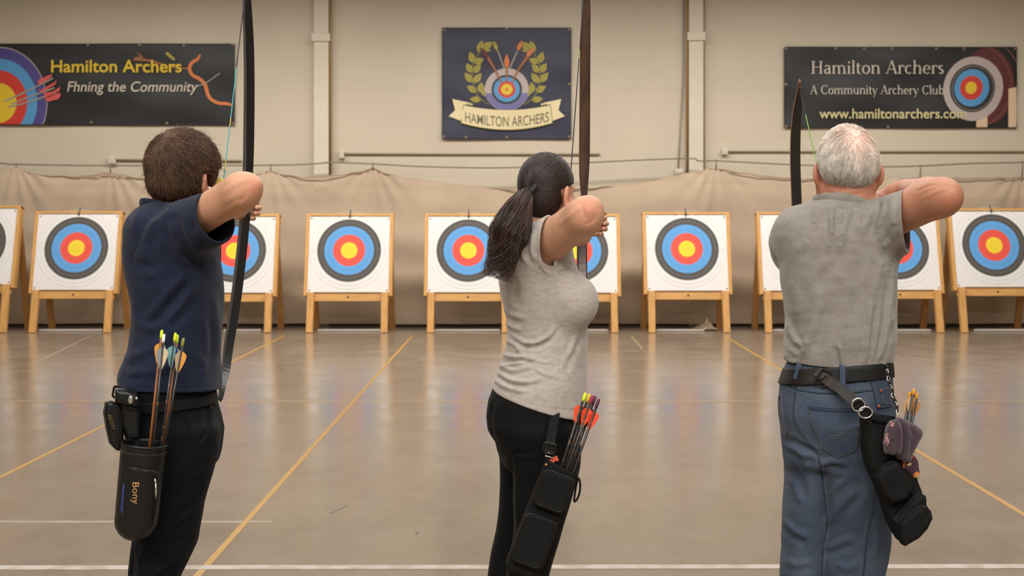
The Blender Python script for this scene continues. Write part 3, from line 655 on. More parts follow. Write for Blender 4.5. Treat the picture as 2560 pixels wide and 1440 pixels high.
def surface(fn, lo, hi, h, newton=2):
    """mesh (verts, quads) of fn = 0 inside a box, by surface nets on a sparse grid"""
    lo, hi = np.array(lo, float), np.array(hi, float); B = 8
    nb = np.ceil((hi-lo)/(h*B)).astype(int); N = nb*B+1
    g = np.stack(np.meshgrid(*[np.arange(k) for k in nb], indexing='ij'), -1).reshape(-1, 3)
    dc = np.concatenate([fn(lo+(c+0.5)*B*h) for c in np.array_split(g, max(1, len(g)//60000))])
    vals = np.ones(N, np.float32)
    for c in g[dc < -B*h*0.8]: vals[c[0]*B:c[0]*B+B+1, c[1]*B:c[1]*B+B+1, c[2]*B:c[2]*B+B+1] = -1
    act = g[np.abs(dc) < B*h*1.5]
    lc = np.stack(np.meshgrid(*[np.arange(B+1)]*3, indexing='ij'), -1).reshape(-1, 3)
    for ch in np.array_split(act, max(1, len(act)//400)):
        if not len(ch): continue
        ix = (ch[:, None, :]*B+lc[None]).reshape(-1, 3)
        vals[ix[:, 0], ix[:, 1], ix[:, 2]] = fn(lo+ix*h)
    s = vals < 0
    cnt = np.zeros(N-1, np.uint8)
    for a in (0, 1):
        for b in (0, 1):
            for c in (0, 1): cnt += s[a:N[0]-1+a, b:N[1]-1+b, c:N[2]-1+c]
    cells = np.argwhere((cnt > 0) & (cnt < 8)); idx = np.full(N-1, -1, np.int32)
    idx[cells[:, 0], cells[:, 1], cells[:, 2]] = np.arange(len(cells))
    cor = np.array([[a, b, c] for a in (0, 1) for b in (0, 1) for c in (0, 1)])
    cv = np.stack([vals[cells[:, 0]+c[0], cells[:, 1]+c[1], cells[:, 2]+c[2]] for c in cor], 1)
    acc = np.zeros((len(cells), 3)); w = np.zeros(len(cells))
    for i in range(8):
        for j in range(i+1, 8):
            if np.abs(cor[i]-cor[j]).sum() != 1: continue
            m = (cv[:, i] < 0) != (cv[:, j] < 0); t = np.where(m, cv[:, i]/np.where(m, cv[:, i]-cv[:, j], 1), 0)
            acc += m[:, None]*(cor[i]+t[:, None]*(cor[j]-cor[i])); w += m
    V = lo+(cells+acc/w[:, None])*h
    F = []
    for ax in range(3):
        sl0 = [slice(None)]*3; sl1 = [slice(None)]*3; sl0[ax] = slice(0, -1); sl1[ax] = slice(1, None)
        s0, s1 = s[tuple(sl0)], s[tuple(sl1)]; e = np.argwhere(s0 != s1)
        u, v = [k for k in range(3) if k != ax]
        e = e[(e[:, u] > 0) & (e[:, v] > 0) & (e[:, u] < N[u]-1) & (e[:, v] < N[v]-1)]
        q = []
        for du, dv in ((1, 1), (0, 1), (0, 0), (1, 0)):
            c = e.copy(); c[:, u] -= du; c[:, v] -= dv; q.append(idx[c[:, 0], c[:, 1], c[:, 2]])
        q = np.stack(q, 1); inside = s0[e[:, 0], e[:, 1], e[:, 2]]
        flip = inside if ax != 1 else ~inside
        q[~flip] = q[~flip][:, ::-1]
        F.append(q[(q >= 0).all(1)])
    F = np.concatenate(F)
    for _ in range(newton):
        d, G = grad(fn, V, h*0.3); st = d/np.maximum((G*G).sum(1), 0.2)
        V = V-G*np.clip(st, -h*0.7, h*0.7)[:, None]
    return V, F
def grad(fn, V, e):
    d = fn(V); G = np.stack([fn(V+np.eye(3)[k]*e)-d for k in range(3)], 1)/e; return d, G
def unit(v): return v/np.maximum(np.linalg.norm(v, axis=-1, keepdims=True), 1e-9)

_H = rng.integers(0, 2**31, 4096).astype(np.int64)
def vnoise(P):
    """smooth value noise, about -1..1"""
    i = np.floor(P).astype(np.int64); f = P-i; f = f*f*(3-2*f); out = 0
    for a in (0, 1):
        for b in (0, 1):
            for c in (0, 1):
                k = ((i[:, 0]+a)*73856093 ^ (i[:, 1]+b)*19349663 ^ (i[:, 2]+c)*83492791) & 4095
                out = out+(_H[k] % 20001/10000.0-1)*np.where(a, f[:, 0], 1-f[:, 0])*np.where(b, f[:, 1], 1-f[:, 1])*np.where(c, f[:, 2], 1-f[:, 2])
    return out
def pathdist(Q, pts):
    """distance of 2-D points to a polyline, and position along it 0..1"""
    P = np.array(pts, float); best = np.full(len(Q), 1e9); tt = np.zeros(len(Q)); L = np.linalg.norm(np.diff(P, axis=0), axis=1); cum = np.concatenate([[0], np.cumsum(L)])
    for i in range(len(P)-1):
        ab = P[i+1]-P[i]; t = np.clip((Q-P[i]) @ ab/max(ab.dot(ab), 1e-9), 0, 1); d = np.linalg.norm(Q-P[i]-t[:, None]*ab, axis=1)
        m = d < best; best[m] = d[m]; tt[m] = (cum[i]+t[m]*L[i])/cum[-1]
    return best, tt
def folds(V, Nm, specs):
    """creases in cloth: specs (height in mm, width in photo pixels, path on the photo); returns displacement along the normal"""
    px = pix(V); view = unit(V-np.array((0, 0, CAMZ))); face = np.clip(-(Nm*view).sum(1)*3+0.6, 0, 1); D = np.zeros(len(V))
    for amp, wid, pts in specs:
        pts = bez(pts, 6*len(pts)) if len(pts) > 2 else np.array(pts, float)
        lo, hi = pts.min(0)-wid*3, pts.max(0)+wid*3
        m = np.where((px > lo).all(1) & (px < hi).all(1) & (face > 0))[0]
        if not len(m): continue
        d, t = pathdist(px[m], pts)
        taper = np.clip(np.minimum(t, 1-t)*6+0.25, 0, 1) if abs(amp) >= 1.2 else 1.0
        prof = np.exp(-(d/wid)**2)-0.35*np.exp(-((d-1.7*wid)/(0.9*wid))**2)*(1 if abs(amp) >= 1.2 else 0)
        D[m] += amp*0.001*prof*taper*face[m]
    return D

def put(name, fn, lo, hi, h, mat, parent=None, specs=None, n0=None, wrinkle=None, colour=None, post=None, origin=None):
    V, F = surface(fn, lo, hi, h)
    src = n0 or fn
    if specs or wrinkle:
        N = unit(grad(src, V, h*0.5)[1]); D = np.zeros(len(V))
        if specs: D += folds(V, N, specs)
        if wrinkle: D += wrinkle(V)
        V = V+N*D[:, None]
    o = obj(name, V, F, mat, parent, origin=origin)
    if colour is not None:
        a = o.data.color_attributes.new('tint', 'FLOAT_COLOR', 'POINT'); c = np.ones((len(V), 4), np.float32); c[:, :3] = colour(V); a.data.foreach_set('color', c.ravel())
    return o

# ------------------------------------------------------------------ heads, hands, hair
def head(c, yaw, s=1.0, tilt=0.0, female=False, earx=.081, flare=24):
    """head turned yaw degrees to the right of straight ahead; c is the point midway between the ears. returns field, frame"""
    a = math.radians(yaw); r = np.array((math.cos(a), -math.sin(a), 0)); f = np.array((math.sin(a), math.cos(a), 0)); u = np.array((0, 0, 1.0))
    t = math.radians(tilt); f, u = f*math.cos(t)+u*math.sin(t), u*math.cos(t)-f*math.sin(t)
    R = np.stack([r, f, u], 1); c = np.array(c, float); q = lambda x, y, z: c+R @ (np.array((x, y, z))*s)
    E = lambda p, rad: ellip(q(*p), np.array(rad)*s, R)
    jw = 0.92 if female else 1.0
    fs = [E((0, -.014, .034), (.076, .094, .09)), E((0, .03, -.035), (.061*jw, .062, .08)), E((0, .06, -.094), (.027, .026, .022)),
          cone(q(-.05*jw, .0, -.062), q(-.016, .066, -.098), .021*s, .017*s), cone(q(.05*jw, .0, -.062), q(.016, .066, -.098), .021*s, .017*s),
          cone(q(0, .092, .008), q(0, .112, -.03), .008*s, .0125*s), E((-.012, .1, -.034), (.009, .012, .008)), E((.012, .1, -.034), (.009, .012, .008)),
          cone(q(-.04, .078, .022), q(.04, .078, .022), .011*s, .011*s), E((0, .088, -.062), (.024, .012, .006)), E((0, .087, -.072), (.021, .011, .0065)),
          E((-.042, .06, -.022), (.022, .024, .02)), E((.042, .06, -.022), (.022, .024, .02))]
    core = union(fs, [.035, .02, .02, .02, .012, .006, .006, .014, .005, .005, .02, .02])
    eyes = [E((-.031, .094, .003), (.017, .013, .011)), E((.031, .094, .003), (.017, .013, .011))]
    lip = E((0, .1, -.067), (.02, .012, .0012))
    ears = []
    for sx in (-1, 1):
        rim = ellip(q(sx*earx, -.022, -.006), np.array((.0095, .021, .034))*s, R @ np.array(Matrix.Rotation(math.radians(-10), 3, 'X') @ Matrix.Rotation(sx*math.radians(flare), 3, 'Z')))
        con = ellip(q(sx*(earx+.009), -.012+.0001*flare, -.004), np.array((.009, .012, .02))*s, R)
        lob = E((sx*.077, -.012, -.036), (.007, .011, .012))
        ears.append(lambda P, a=rim, b=con, l=lob: smin(smax(a(P), -b(P), .004), l(P), .008))
    def f(P):
        d = core(P)
        for e in eyes: d = smax(d, -e(P), .008)
        d = smax(d, -lip(P), .002)
        for e in ears: d = smin(d, e(P), .006)
        return d
    return f, q, R
def eyeballs(q, s, parent):
    for sx in (-1, 1):
        mb = MB(); c = q(sx*.031, .0775, .002); ax = q(sx*.031, 1.0, -.05)-c
        mb.lathe(c-unit(ax)*0.012, ax, [(0.012+0.012*s*math.sin(t), max(1e-4, 0.012*s*math.cos(t))) for t in np.linspace(-1.5, 1.57, 14)], 16)
        mb.build('eye', [M_EYE], parent, True)
        i = MB().lathe(c, ax, [(0.0098*s, 0.0068*s), (0.0117*s, 0.0045*s), (0.0125*s, 0.0)], 14); i.build('iris', [M_IRIS], parent, True)
def hand(wr, d, n, curl, thumb=0.3, s=1.0, side=1, spread=0.0):
    """field list of a hand: wrist, pointing direction, back-of-hand normal, curl (list of three bends in degrees per finger, or one for all), side +1: thumb on the left of d seen with n up"""
    wr = np.array(wr, float); d = unit(np.array(d, float)); n = np.array(n, float); n = unit(n-d*n.dot(d)); t = np.cross(n, d)*side   # t: towards the thumb
    fs = [chain([wr, wr+d*.03*s, wr+d*.082*s+t*.024*s], [.022*s, .02*s, .0125*s], .02), chain([wr, wr+d*.03*s, wr+d*.086*s+t*.006*s], [.022*s, .02*s, .0125*s], .02),
          chain([wr, wr+d*.03*s-t*.006*s, wr+d*.082*s-t*.012*s], [.021*s, .019*s, .012*s], .02), chain([wr, wr+d*.028*s-t*.01*s, wr+d*.074*s-t*.029*s], [.02*s, .017*s, .011*s], .02)]
    lens = [(.043, .025, .02), (.047, .029, .021), (.044, .027, .02), (.034, .02, .018)]; rs = [.0092, .0095, .009, .0079]
    offs = [.026, .007, -.012, -.03]; kn = [.084, .088, .084, .075]; fing = []
    for i in range(4):
        p = wr+d*kn[i]*s+t*offs[i]*s; cb = curl[i] if hasattr(curl[0], '__len__') else curl; a = 0; pts = [p-d*.012*s, p]
        for b, L in zip(cb, lens[i]):
            a += math.radians(b); dd = d*math.cos(a)-n*math.sin(a)+t*spread*(1.5-i); p = p+unit(dd)*L*s; pts.append(p)
        r = rs[i]*s; fing.append(chain(pts, [r*1.05, r*1.08, r, r*.93, r*.8], .004))
    b = wr+d*.022*s+t*.018*s-n*.008*s; a1 = unit(d*.75+t*.65-n*thumb); a2 = unit(d*.9+t*.15-n*(thumb+.25)); a3 = unit(d*.9-t*.2-n*(thumb+.3))
    th = chain([b-a1*.01*s, b+a1*.042*s, b+a1*.042*s+a2*.033*s, b+a1*.042*s+a2*.033*s+a3*.026*s], [.0155*s, .0125*s, .0105*s, .0085*s], .008)
    palm = union(fs, [.012, .012, .012])
    return lambda P: _hand(P, palm, fing, th)
def _hand(P, palm, fing, th):
    d = palm(P); e = fing[0](P)
    for g in fing[1:]: e = smin(e, g(P), .0025)
    return smin(smin(d, e, .006), th(P), .008)

def strands(name, roots, paths, rad, mat, parent, tone=None):
    """one mesh of fine tapering hairs; paths (n, m, 3)"""
    P = np.asarray(paths); n, m, _ = P.shape
    T = unit(np.gradient(P, axis=1)); ref = unit(rng.normal(size=(n, 1, 3))); u = unit(np.cross(T, ref)); v = np.cross(T, u)
    k = np.array([1, 1, .95, .9, .8, .6, .3]); tap = np.interp(np.linspace(0, 1, m), np.linspace(0, 1, 7), k)[None, :, None]
    R = (rad if np.isscalar(rad) else np.asarray(rad)[:, None, None])*tap
    ring = np.stack([P+R*(u*math.cos(a)+v*math.sin(a)) for a in (0, 2.0944, 4.18879)], 2)
    V = ring.reshape(-1, 3); b = (np.arange(n)[:, None, None]*m+np.arange(m-1)[None, :, None])*3; j = np.arange(3)[None, None, :]; j2 = (j+1) % 3
    F = np.stack([b+j, b+j2, b+3+j2, b+3+j], -1).reshape(-1, 4)
    o = obj(name, V, F, mat, parent)
    if tone is None: tone = rng.uniform(0.6, 1.4, n)
    c = np.ones((n, m*3, 4), np.float32); tt = np.asarray(tone); c[:, :, :3] = tt[:, None, None] if tt.ndim == 1 else tt[:, None, :]
    a = o.data.color_attributes.new('tint', 'FLOAT_COLOR', 'POINT'); a.data.foreach_set('color', c.reshape(-1))
    return o
def sample_surface(V, F, n, mask=None):
    a = V[F]; ar = np.linalg.norm(np.cross(a[:, 2]-a[:, 0], a[:, 3]-a[:, 1]), axis=1)
    if mask is not None: ar = ar*mask(a.mean(1))
    i = rng.choice(len(F), n, p=ar/ar.sum()); u, v = rng.random((2, n, 1)); q = a[i]
    return (q[:, 0]*(1-u)+q[:, 1]*u)*(1-v)+(q[:, 3]*(1-u)+q[:, 2]*u)*v
def comb(fn, roots, field, length, steps=7, lift=0.0, wob=0.0, base=0.0):
    """lead hairs from roots over the surface of fn along a direction field"""
    P = roots.copy(); out = [P.copy()]; n = len(P); L = np.broadcast_to(length, (n,)); rw = rng.normal(size=(n, 3))*wob
    for k in range(1, steps):
        d, G = grad(fn, P, 0.002); N = unit(G); D = field(P)+rw; D = D-N*(D*N).sum(1)[:, None]; D = unit(D)
        P = P+D*(L/(steps-1))[:, None]; d, G = grad(fn, P, 0.002); N = unit(G)
        tgt = base+lift*(k/(steps-1))**1.5*rng.uniform(0.3, 1.3, n); P = P-N*(d-tgt)[:, None]*0.9; out.append(P.copy())
    return np.stack(out, 1)

def ray_on(o):
    """line-of-sight hit on a built mesh: photo position -> (world point, normal)"""
    from mathutils.bvhtree import BVHTree
    me = o.data; w = np.array(wloc(o)); V = np.empty(len(me.vertices)*3, np.float32); me.vertices.foreach_get('co', V); V = V.reshape(-1, 3)+w
    t = BVHTree.FromPolygons(V.tolist(), [tuple(p.vertices) for p in me.polygons]); e = Vector((0, 0, CAMZ))
    def g(px, py):
        h = t.ray_cast(e, (Vector(W(px, py, 1.0))-e).normalized()); return (np.array(h[0]), np.array(h[1])) if h[0] is not None else None
    return g
def trace(ray, pts, lift, n=30, fallback=None):
    out = []
    for x, y in (bez(pts, n) if len(pts) > 2 else np.array([np.array(pts[0])+(np.array(pts[1])-pts[0])*t for t in np.linspace(0, 1, n)])):
        h = ray(x, y)
        if h is None: continue
        p, nn = h; nn = nn if nn.dot(p-np.array((0, 0, CAMZ))) < 0 else -nn
        out.append(p+nn*lift)
    return out
M_EYE = mk('eye_white', srgb(232, 226, 218), rough=0.2); M_IRIS = mk('iris', srgb(70, 48, 32), rough=0.2)
# ------------------------------------------------------------------ people
Y0 = 3.388
def skin(name, c, r=0.5): return mk(name, c, rough=r, var=0.05, vscale=45, bump=0.0006, bscale=420, sss=0.12, attr='tint', spec=0.4)
def cloth(name, c, **k): return mk(name, c, **{**dict(rough=0.85, var=0.05, vscale=160, bump=0.0006, bscale=700, sheen=0.25, spec=0.2), **k})
def blush(spots):
    """redder skin round some points: (point, radius, strength)"""
    def f(V):
        c = np.ones((len(V), 3))
        for p, r, k in spots:
            w = np.exp(-((V-np.array(p))**2).sum(1)/(r*r))*k; c[:, 1] *= 1-w; c[:, 2] *= 1-w*1.1; c[:, 0] *= 1-w*0.2
        return c
    return f
def arm_cut(p, n, r=0.13):
    n = unit(np.array(n, float)); f = plane(p, n); c = cone(np.array(p)-n*0.01, np.array(p)+n*0.2, r, r)
    return lambda P: np.maximum(-f(P), c(P))
def plane3(a, b, c):
    """below-the-hem half space (negative above)"""
    n = np.cross(b-a, c-a); n = n/np.linalg.norm(n)
    if n[2] < 0: n = -n
    return plane(a, n)
def ring_loop(c, rx, ry, zf, r, sq):
    """cloth band round a neck: elliptical loop, zf(angle) its height"""
    c = np.array(c, float)
    def f(P):
        x, y = P[:, 0]-c[0], P[:, 1]-c[1]; t = np.arctan2(y/ry, x/rx)
        q = np.stack([x-rx*np.cos(t), y-ry*np.sin(t), P[:, 2]-c[2]-zf(t)], 1)*np.array(sq); return np.linalg.norm(q, axis=1)-r
    return f
def garment(base, ks, sleeves, t, cuts):
    """cloth shell: base forms, sleeves [(cone, cut point, cut normal, blend)], thickness, cuts; returns (cloth field, smooth outside field)"""
    b = union(base, ks)
    def full(P):
        d = b(P)
        for c, p, n, k in sleeves: d = smin(d, c(P), k)
        return d
    pl = [plane(p, n) for _, p, n, _ in sleeves]
    def g(P):
        d = b(P); u = d
        for (c, p, n, k), f in zip(sleeves, pl):
            s = c(P); q = f(P); u = np.minimum(u, np.maximum(s, q-.03)); d = smin(d, smax(s, q, .003), k)
        d = smax(d, -(u+t), .002)
        for c in cuts: d = smax(d, -c(P), .003)
        return d
    return g, full
def neg(f): return lambda P: -f(P)
def shoe(c, yaw, s=1.0):
    a = math.radians(yaw); f = np.array((math.sin(a), math.cos(a), 0)); c = np.array(c, float); R = np.stack([np.cross(f, (0, 0, 1)), f, np.array((0, 0, 1.0))], 1)
    fs = [ellip(c+f*0.14+np.array((0, 0, .035)), (.047, .1, .04), R), ellip(c-f*0.02+np.array((0, 0, .04)), (.04, .07, .05), R), cone(c+np.array((0, 0, .05)), c+np.array((0, 0, .1)), .045, .045)]
    u = union(fs, [.03, .03]); return lambda P: smax(u(P), 0.004-P[:, 2], .004)
def soft(k1, a1, k2=0, a2=0, st=(1, 1, 1)):
    st = np.array(st)
    return lambda V: a1*vnoise(V*st*k1)+(a2*vnoise(V*st*k2+7.3) if a2 else 0)
def legs_of(rows_list):
    return [loft(r, Y, e) for r, Y, e in rows_list]
def D5(rows, hn, hf=None):
    """rows (row, left, right) with half depths interpolated from hn [(row, half)]"""
    h = np.array(hn, float); g = np.array(hf if hf is not None else hn, float)
    return [(y, a, b, np.interp(y, h[:, 0], h[:, 1]), np.interp(y, g[:, 0], g[:, 1])) for y, a, b in rows]

# ---- the boy
def boy():
    root = empty('person', (W(430, 700, Y0)[0], Y0, 0), 'boy with short brown hair, navy t-shirt and black trousers, drawing a black bow', 'person')
    M = skin('skin_fair', srgb(200, 150, 120))
    torso = loft(D5([(500, 385, 436), (508, 366, 455), (518, 350, 480), (530, 338, 500), (545, 327, 518), (570, 319, 532), (620, 317, 544), (680, 322, 551), (720, 328, 552), (760, 335, 551), (800, 337, 550), (830, 335, 548), (860, 332, 547), (880, 327, 546), (900, 318, 546), (920, 309, 547), (938, 304, 548), (955, 306, 549), (990, 312, 548)],
                    [(500, .05), (518, .1), (545, .155), (580, .175), (640, .18), (760, .165), (860, .16), (940, .17), (990, .175)]), Y0, 2.2)
    pelvis = loft(D5([(925, 322, 526), (960, 318, 528), (985, 314, 529), (1010, 318, 535), (1050, 322, 548), (1075, 326, 553), (1130, 334, 546), (1170, 338, 534)], [(960, .16), (1060, .168), (1170, .16)]), Y0, 2.3)
    near = loft(D5([(1060, 326, 548), (1130, 335, 545), (1180, 338, 530), (1250, 340, 509), (1300, 341, 500), (1350, 342, 492), (1400, 340, 470), (1440, 336, 446), (1520, 330, 432), (1650, 330, 425), (1780, 338, 418), (1800, 338, 418)], [(1060, .09), (1300, .085), (1440, .075), (1800, .065)]), 3.3, 2.2)
    far = loft(D5([(1060, 340, 540), (1130, 345, 530), (1250, 345, 490), (1330, 336, 470), (1380, 330, 455), (1440, 326, 430), (1520, 322, 420), (1640, 326, 412), (1740, 332, 408), (1755, 332, 408)], [(1060, .09), (1300, .085), (1440, .075), (1755, .065)]), 3.48, 2.2)
    RS, RE = W(462, 562, 3.27), W(604, 478, 3.1); RW = W(570, 517, 3.34)
    LS, LE, LW = W(430, 556, 3.53), W(545, 545, 3.74), W(590, 524, 3.95)
    hd, q, R = head(W(466, 452, 3.41), 24, flare=42)
    neck = chain([W(428, 540, 3.39), W(436, 500, 3.4), W(455, 440, 3.41)], [.062, .056, .055], .03)
    armR = union([cone(RS, RE, .056, .0455), ellip(W(626, 468, 3.08), (.03, .03, .033)), ellip(W(640, 462, 3.075), (.015, .016, .015)), ellip(W(596, 500, 3.14), (.036, .05, .038)), chain([RE, RE+(RW-RE)*.35, RW], [.045, .045, .028], .02)], [.025, .009, .02, .03])
    armL = union([cone(LS, LE, .05, .042), cone(LE, LW, .043, .029)], [.03])
    hR = hand(RW, W(543, 524, 3.46)-RW, (1, .3, 0), (25, 75, 35), side=1)
    hL = hand(LW, (0.03, 1, 0.02), (-1, 0, 0), (65, 80, 45), side=-1)
    body = union([off(torso, -.022), off(pelvis, -.02), off(near, -.02), off(far, -.02), neck, hd, armR, armL, hR, hL], [.04, .04, .04, .03, .025, .03, .03, .012, .012])
    put('body', body, (-1.2, 2.98, 0.03), (-.6, 4.2, 1.78), .0045, M, root, [(-1.4, 4, [(596, 508), (611, 492), (617, 472)]), (1.8, 7, [(556, 482), (595, 456), (628, 446)]), (-1.3, 6, [(560, 520), (590, 500), (606, 494)])], colour=blush([(W(636, 466, 3.05), .035, .22), (q(.085, -.02, -.01), .035, .25), (q(-.085, -.02, -.01), .035, .25), (q(0, .1, -.067), .02, .35), (q(.04, .08, -.03), .03, .12)]))
    eyeballs(q, 1.0, root)
    # clothing
    sn = unit(RE-RS); sC = W(537, 546, 3.18); sl = cone(W(440, 585, 3.3), sC+sn*.06, .09, .069)
    ln = unit(LE-LS); lC = LS+ln*.17; sl2 = cone(W(420, 575, 3.47), lC+ln*.05, .085, .075)
    hem = plane3(W(306, 967, Y0), W(549, 974, Y0), W(425, 983, Y0-.17))
    ncut = cone(W(418, 525, 3.395), W(425, 430, 3.4), .064, .075)
    fold = [(5, 7, [(349, 522), (342, 558), (340, 590)]), (-5, 8, [(342, 592), (356, 560), (385, 532), (422, 512)]), (6, 8, [(369, 633), (363, 613), (380, 572), (402, 544)]), (5, 7, [(413, 578), (409, 550), (424, 521)]),
            (-3, 5, [(413, 558), (424, 594), (444, 624), (469, 644), (500, 655)]), (-5, 8, [(322, 633), (336, 655), (360, 669), (390, 670)]), (5, 9, [(335, 632), (350, 640), (375, 636)]), (4, 7, [(469, 588), (462, 560), (458, 535)]), (4, 7, [(500, 632), (483, 600), (478, 580)]), (-4, 6, [(486, 590), (476, 560)]),
            (6, 8, [(336, 745), (341, 796), (363, 818), (397, 818)]), (6, 8, [(363, 806), (397, 765), (430, 723), (465, 692)]), (-6, 9, [(372, 815), (410, 775), (445, 735), (478, 702)]), (6, 8, [(405, 822), (441, 779), (469, 740), (490, 700)]), (-5, 9, [(420, 822), (455, 785), (485, 745)]),
            (7, 9, [(333, 898), (374, 879), (408, 851), (432, 808)]), (-7, 8, [(318, 920), (347, 901), (376, 882)]), (-5, 6, [(306, 932), (322, 948), (350, 944)]), (5, 8, [(345, 930), (400, 925), (450, 900)]), (4, 6, [(536, 740), (544, 818), (541, 890)]), (-4, 6, [(522, 790), (530, 862), (526, 900)]), (4, 7, [(494, 885), (508, 918), (500, 940)]),
            (-1.0, 1.6, [(503, 640), (496, 723), (491, 807), (487, 890), (481, 976)]), (-1.15, 2.2, [(306, 955), (345, 966), (400, 972), (470, 970), (548, 965)]), (-1.0, 1.5, [(503, 490), (503, 545), (520, 590), (545, 612)]), (5, 8, [(440, 612), (452, 640), (470, 665)]), (-4, 9, [(430, 540), (450, 560), (456, 600)]), (3, 6, [(395, 560), (402, 600), (398, 650)]), (-3, 9, [(345, 690), (380, 705), (420, 690)])]
    cut, shirt0 = garment([torso], [], [(sl, sC, sn+np.array((.25, .1, -.05)), .045), (sl2, lC, ln, .045)], .0075, [hem, ncut])
    Ms = cloth('navy_jersey', srgb(23, 29, 49), var=0.08, c2scale=6, col2=srgb(27, 34, 55), sheen=.08)
    put('t_shirt', cut, (-1.2, 2.98, .85), (-.7, 3.85, 1.62), .0032, Ms, root, [(a, w*(1.5 if abs(a) > 1.2 else 1), p) for a, w, p in fold], shirt0, soft(9, .004, 22, .0014))
    cf = ring_loop(W(410, 524, 3.395), .064, .07, lambda t: -.018*np.cos(t)+.006-.006*np.cos(2*t), .0085, (1.7, 1.7, .62))
    put('collar', cf, (-1.12, 3.27, 1.44), (-.92, 3.52, 1.56), .003, Ms, root)
    tro = union([pelvis, near, far], [.03, .03])
    tf = [(-6, 4, [(513, 1000), (520, 1040), (515, 1080), (496, 1112)]), (6, 5, [(527, 1010), (530, 1060), (505, 1105), (496, 1114)]), (4, 6, [(494, 1112), (478, 1080), (474, 1040)]), (-1.0, 1.6, [(494, 1114), (488, 1180), (478, 1290), (455, 1360), (430, 1440)]), (5, 8, [(345, 1400), (380, 1360), (440, 1310), (500, 1265)]), (-5, 9, [(350, 1420), (400, 1385), (460, 1340)]), (4, 8, [(470, 1230), (440, 1280), (400, 1330)]), (-5, 6, [(346, 1352), (340, 1400), (335, 1440)]), (5, 8, [(380, 1440), (430, 1405), (470, 1370)]), (3, 7, [(530, 1130), (510, 1170), (480, 1200)])]
    put('trousers', tro, (-1.2, 3.1, .05), (-.7, 3.75, 1.02), .005, cloth('black_twill', srgb(12, 13, 16), var=0.06, sheen=.02, spec=.12), root, tf, None, soft(10, .004, 24, .0015))
    put('belt', lambda P: np.maximum(np.maximum(pelvis(P)-.0055, -(pelvis(P)+.004)), np.abs((P-W(430, 1000, Y0)) @ unit(np.array((-.06, 0, 1.0))))-.016), (-1.2, 3.1, .8), (-.7, 3.75, 1.05), .004, M_BELT, root)
    for c, y in ((W(372, 1827, 3.3), 60), (W(360, 1760, 3.48), 20)):
        c[2] = 0; put('shoe', shoe(c, y), c-.3, c+.3, .006, mk('shoe_black', srgb(36, 36, 38), rough=.5), root)
    MB().lathe(W(524, 470, 3.345), (.5, -.8, 0), [(-.004, .0005), (-.003, .0033), (0, .004), (.003, .003), (.004, 0)], 10).build('ear_stud', mk('pearl', srgb(240, 225, 205), rough=.15), root, True)
    # hair
    E = lambda p, rad: ellip(q(*p), np.array(rad), R)
    base = union([E((0, -.014, .042), (.096, .115, .108)), E((0, -.05, -.018), (.072, .064, .046))], [.03])
    def loc(P): return (P-q(0, 0, 0)) @ R
    def region(P):
        L = loc(P); ear = np.maximum(L[:, 2]-.024+.034*np.clip(L[:, 1]/.012, 0, 1)-.055*np.clip((L[:, 1]-.018)/.02, 0, 1), -.042-L[:, 1]); fr = np.maximum(L[:, 2]-.07+.25*(L[:, 1]-.07), .062-L[:, 1]); return np.minimum(ear, fr)
    hb = lambda P: smax(base(P), -region(P), .012)
    whorl = q(.0, -.105, .105)
    def field(P): 
        d = P-whorl; return unit(d)*1.0+np.array((0, 0, -.75))+.6*np.stack([vnoise(P*34), vnoise(P*26+9), vnoise(P*26+31)], 1)
    clump = lambda V: .0035*vnoise(V*np.array((52, 52, 24)))
    Mh = mk('brown_hair', srgb(88, 62, 43), rough=.42, var=.25, vscale=120, vstretch=(1, 1, .25), attr='tint', spec=.5)
    V, F = surface(hb, q(0, 0, .02)-.16, q(0, 0, .02)+.17, .004)
    N = unit(grad(hb, V, .002)[1]); ho = obj('hair', V+N*clump(V)[:, None], F, Mh, root)
    a = ho.data.color_attributes.new('tint', 'FLOAT_COLOR', 'POINT'); a.data.foreach_set('color', np.full(len(V)*4, .45, np.float32))
    n = 15000; rt = sample_surface(V, F, n, lambda C: 1+4*np.exp(-((C-whorl)**2).sum(1)/.0016)); tone = np.clip(1.05+.55*vnoise(rt*48)+.25*vnoise(rt*110)+rng.normal(0, .16, n), .5, 1.9)
    P = comb(hb, rt, field, rng.uniform(.026, .058, n), 8, .009, .1)
    strands('hair_locks', rt, P, rng.uniform(.0004, .0009, n), Mh, ho, tone)
    m2 = 420; r2 = sample_surface(V, F, m2); P2 = comb(hb, r2, field, rng.uniform(.03, .05, m2), 8, .024, .25); strands('loose_hairs', r2, P2, rng.uniform(.0003, .0006, m2), Mh, ho)
M_BELT = mk('black_webbing', srgb(11, 11, 12), rough=.75, spec=.2, var=.1, vscale=80)
boy()
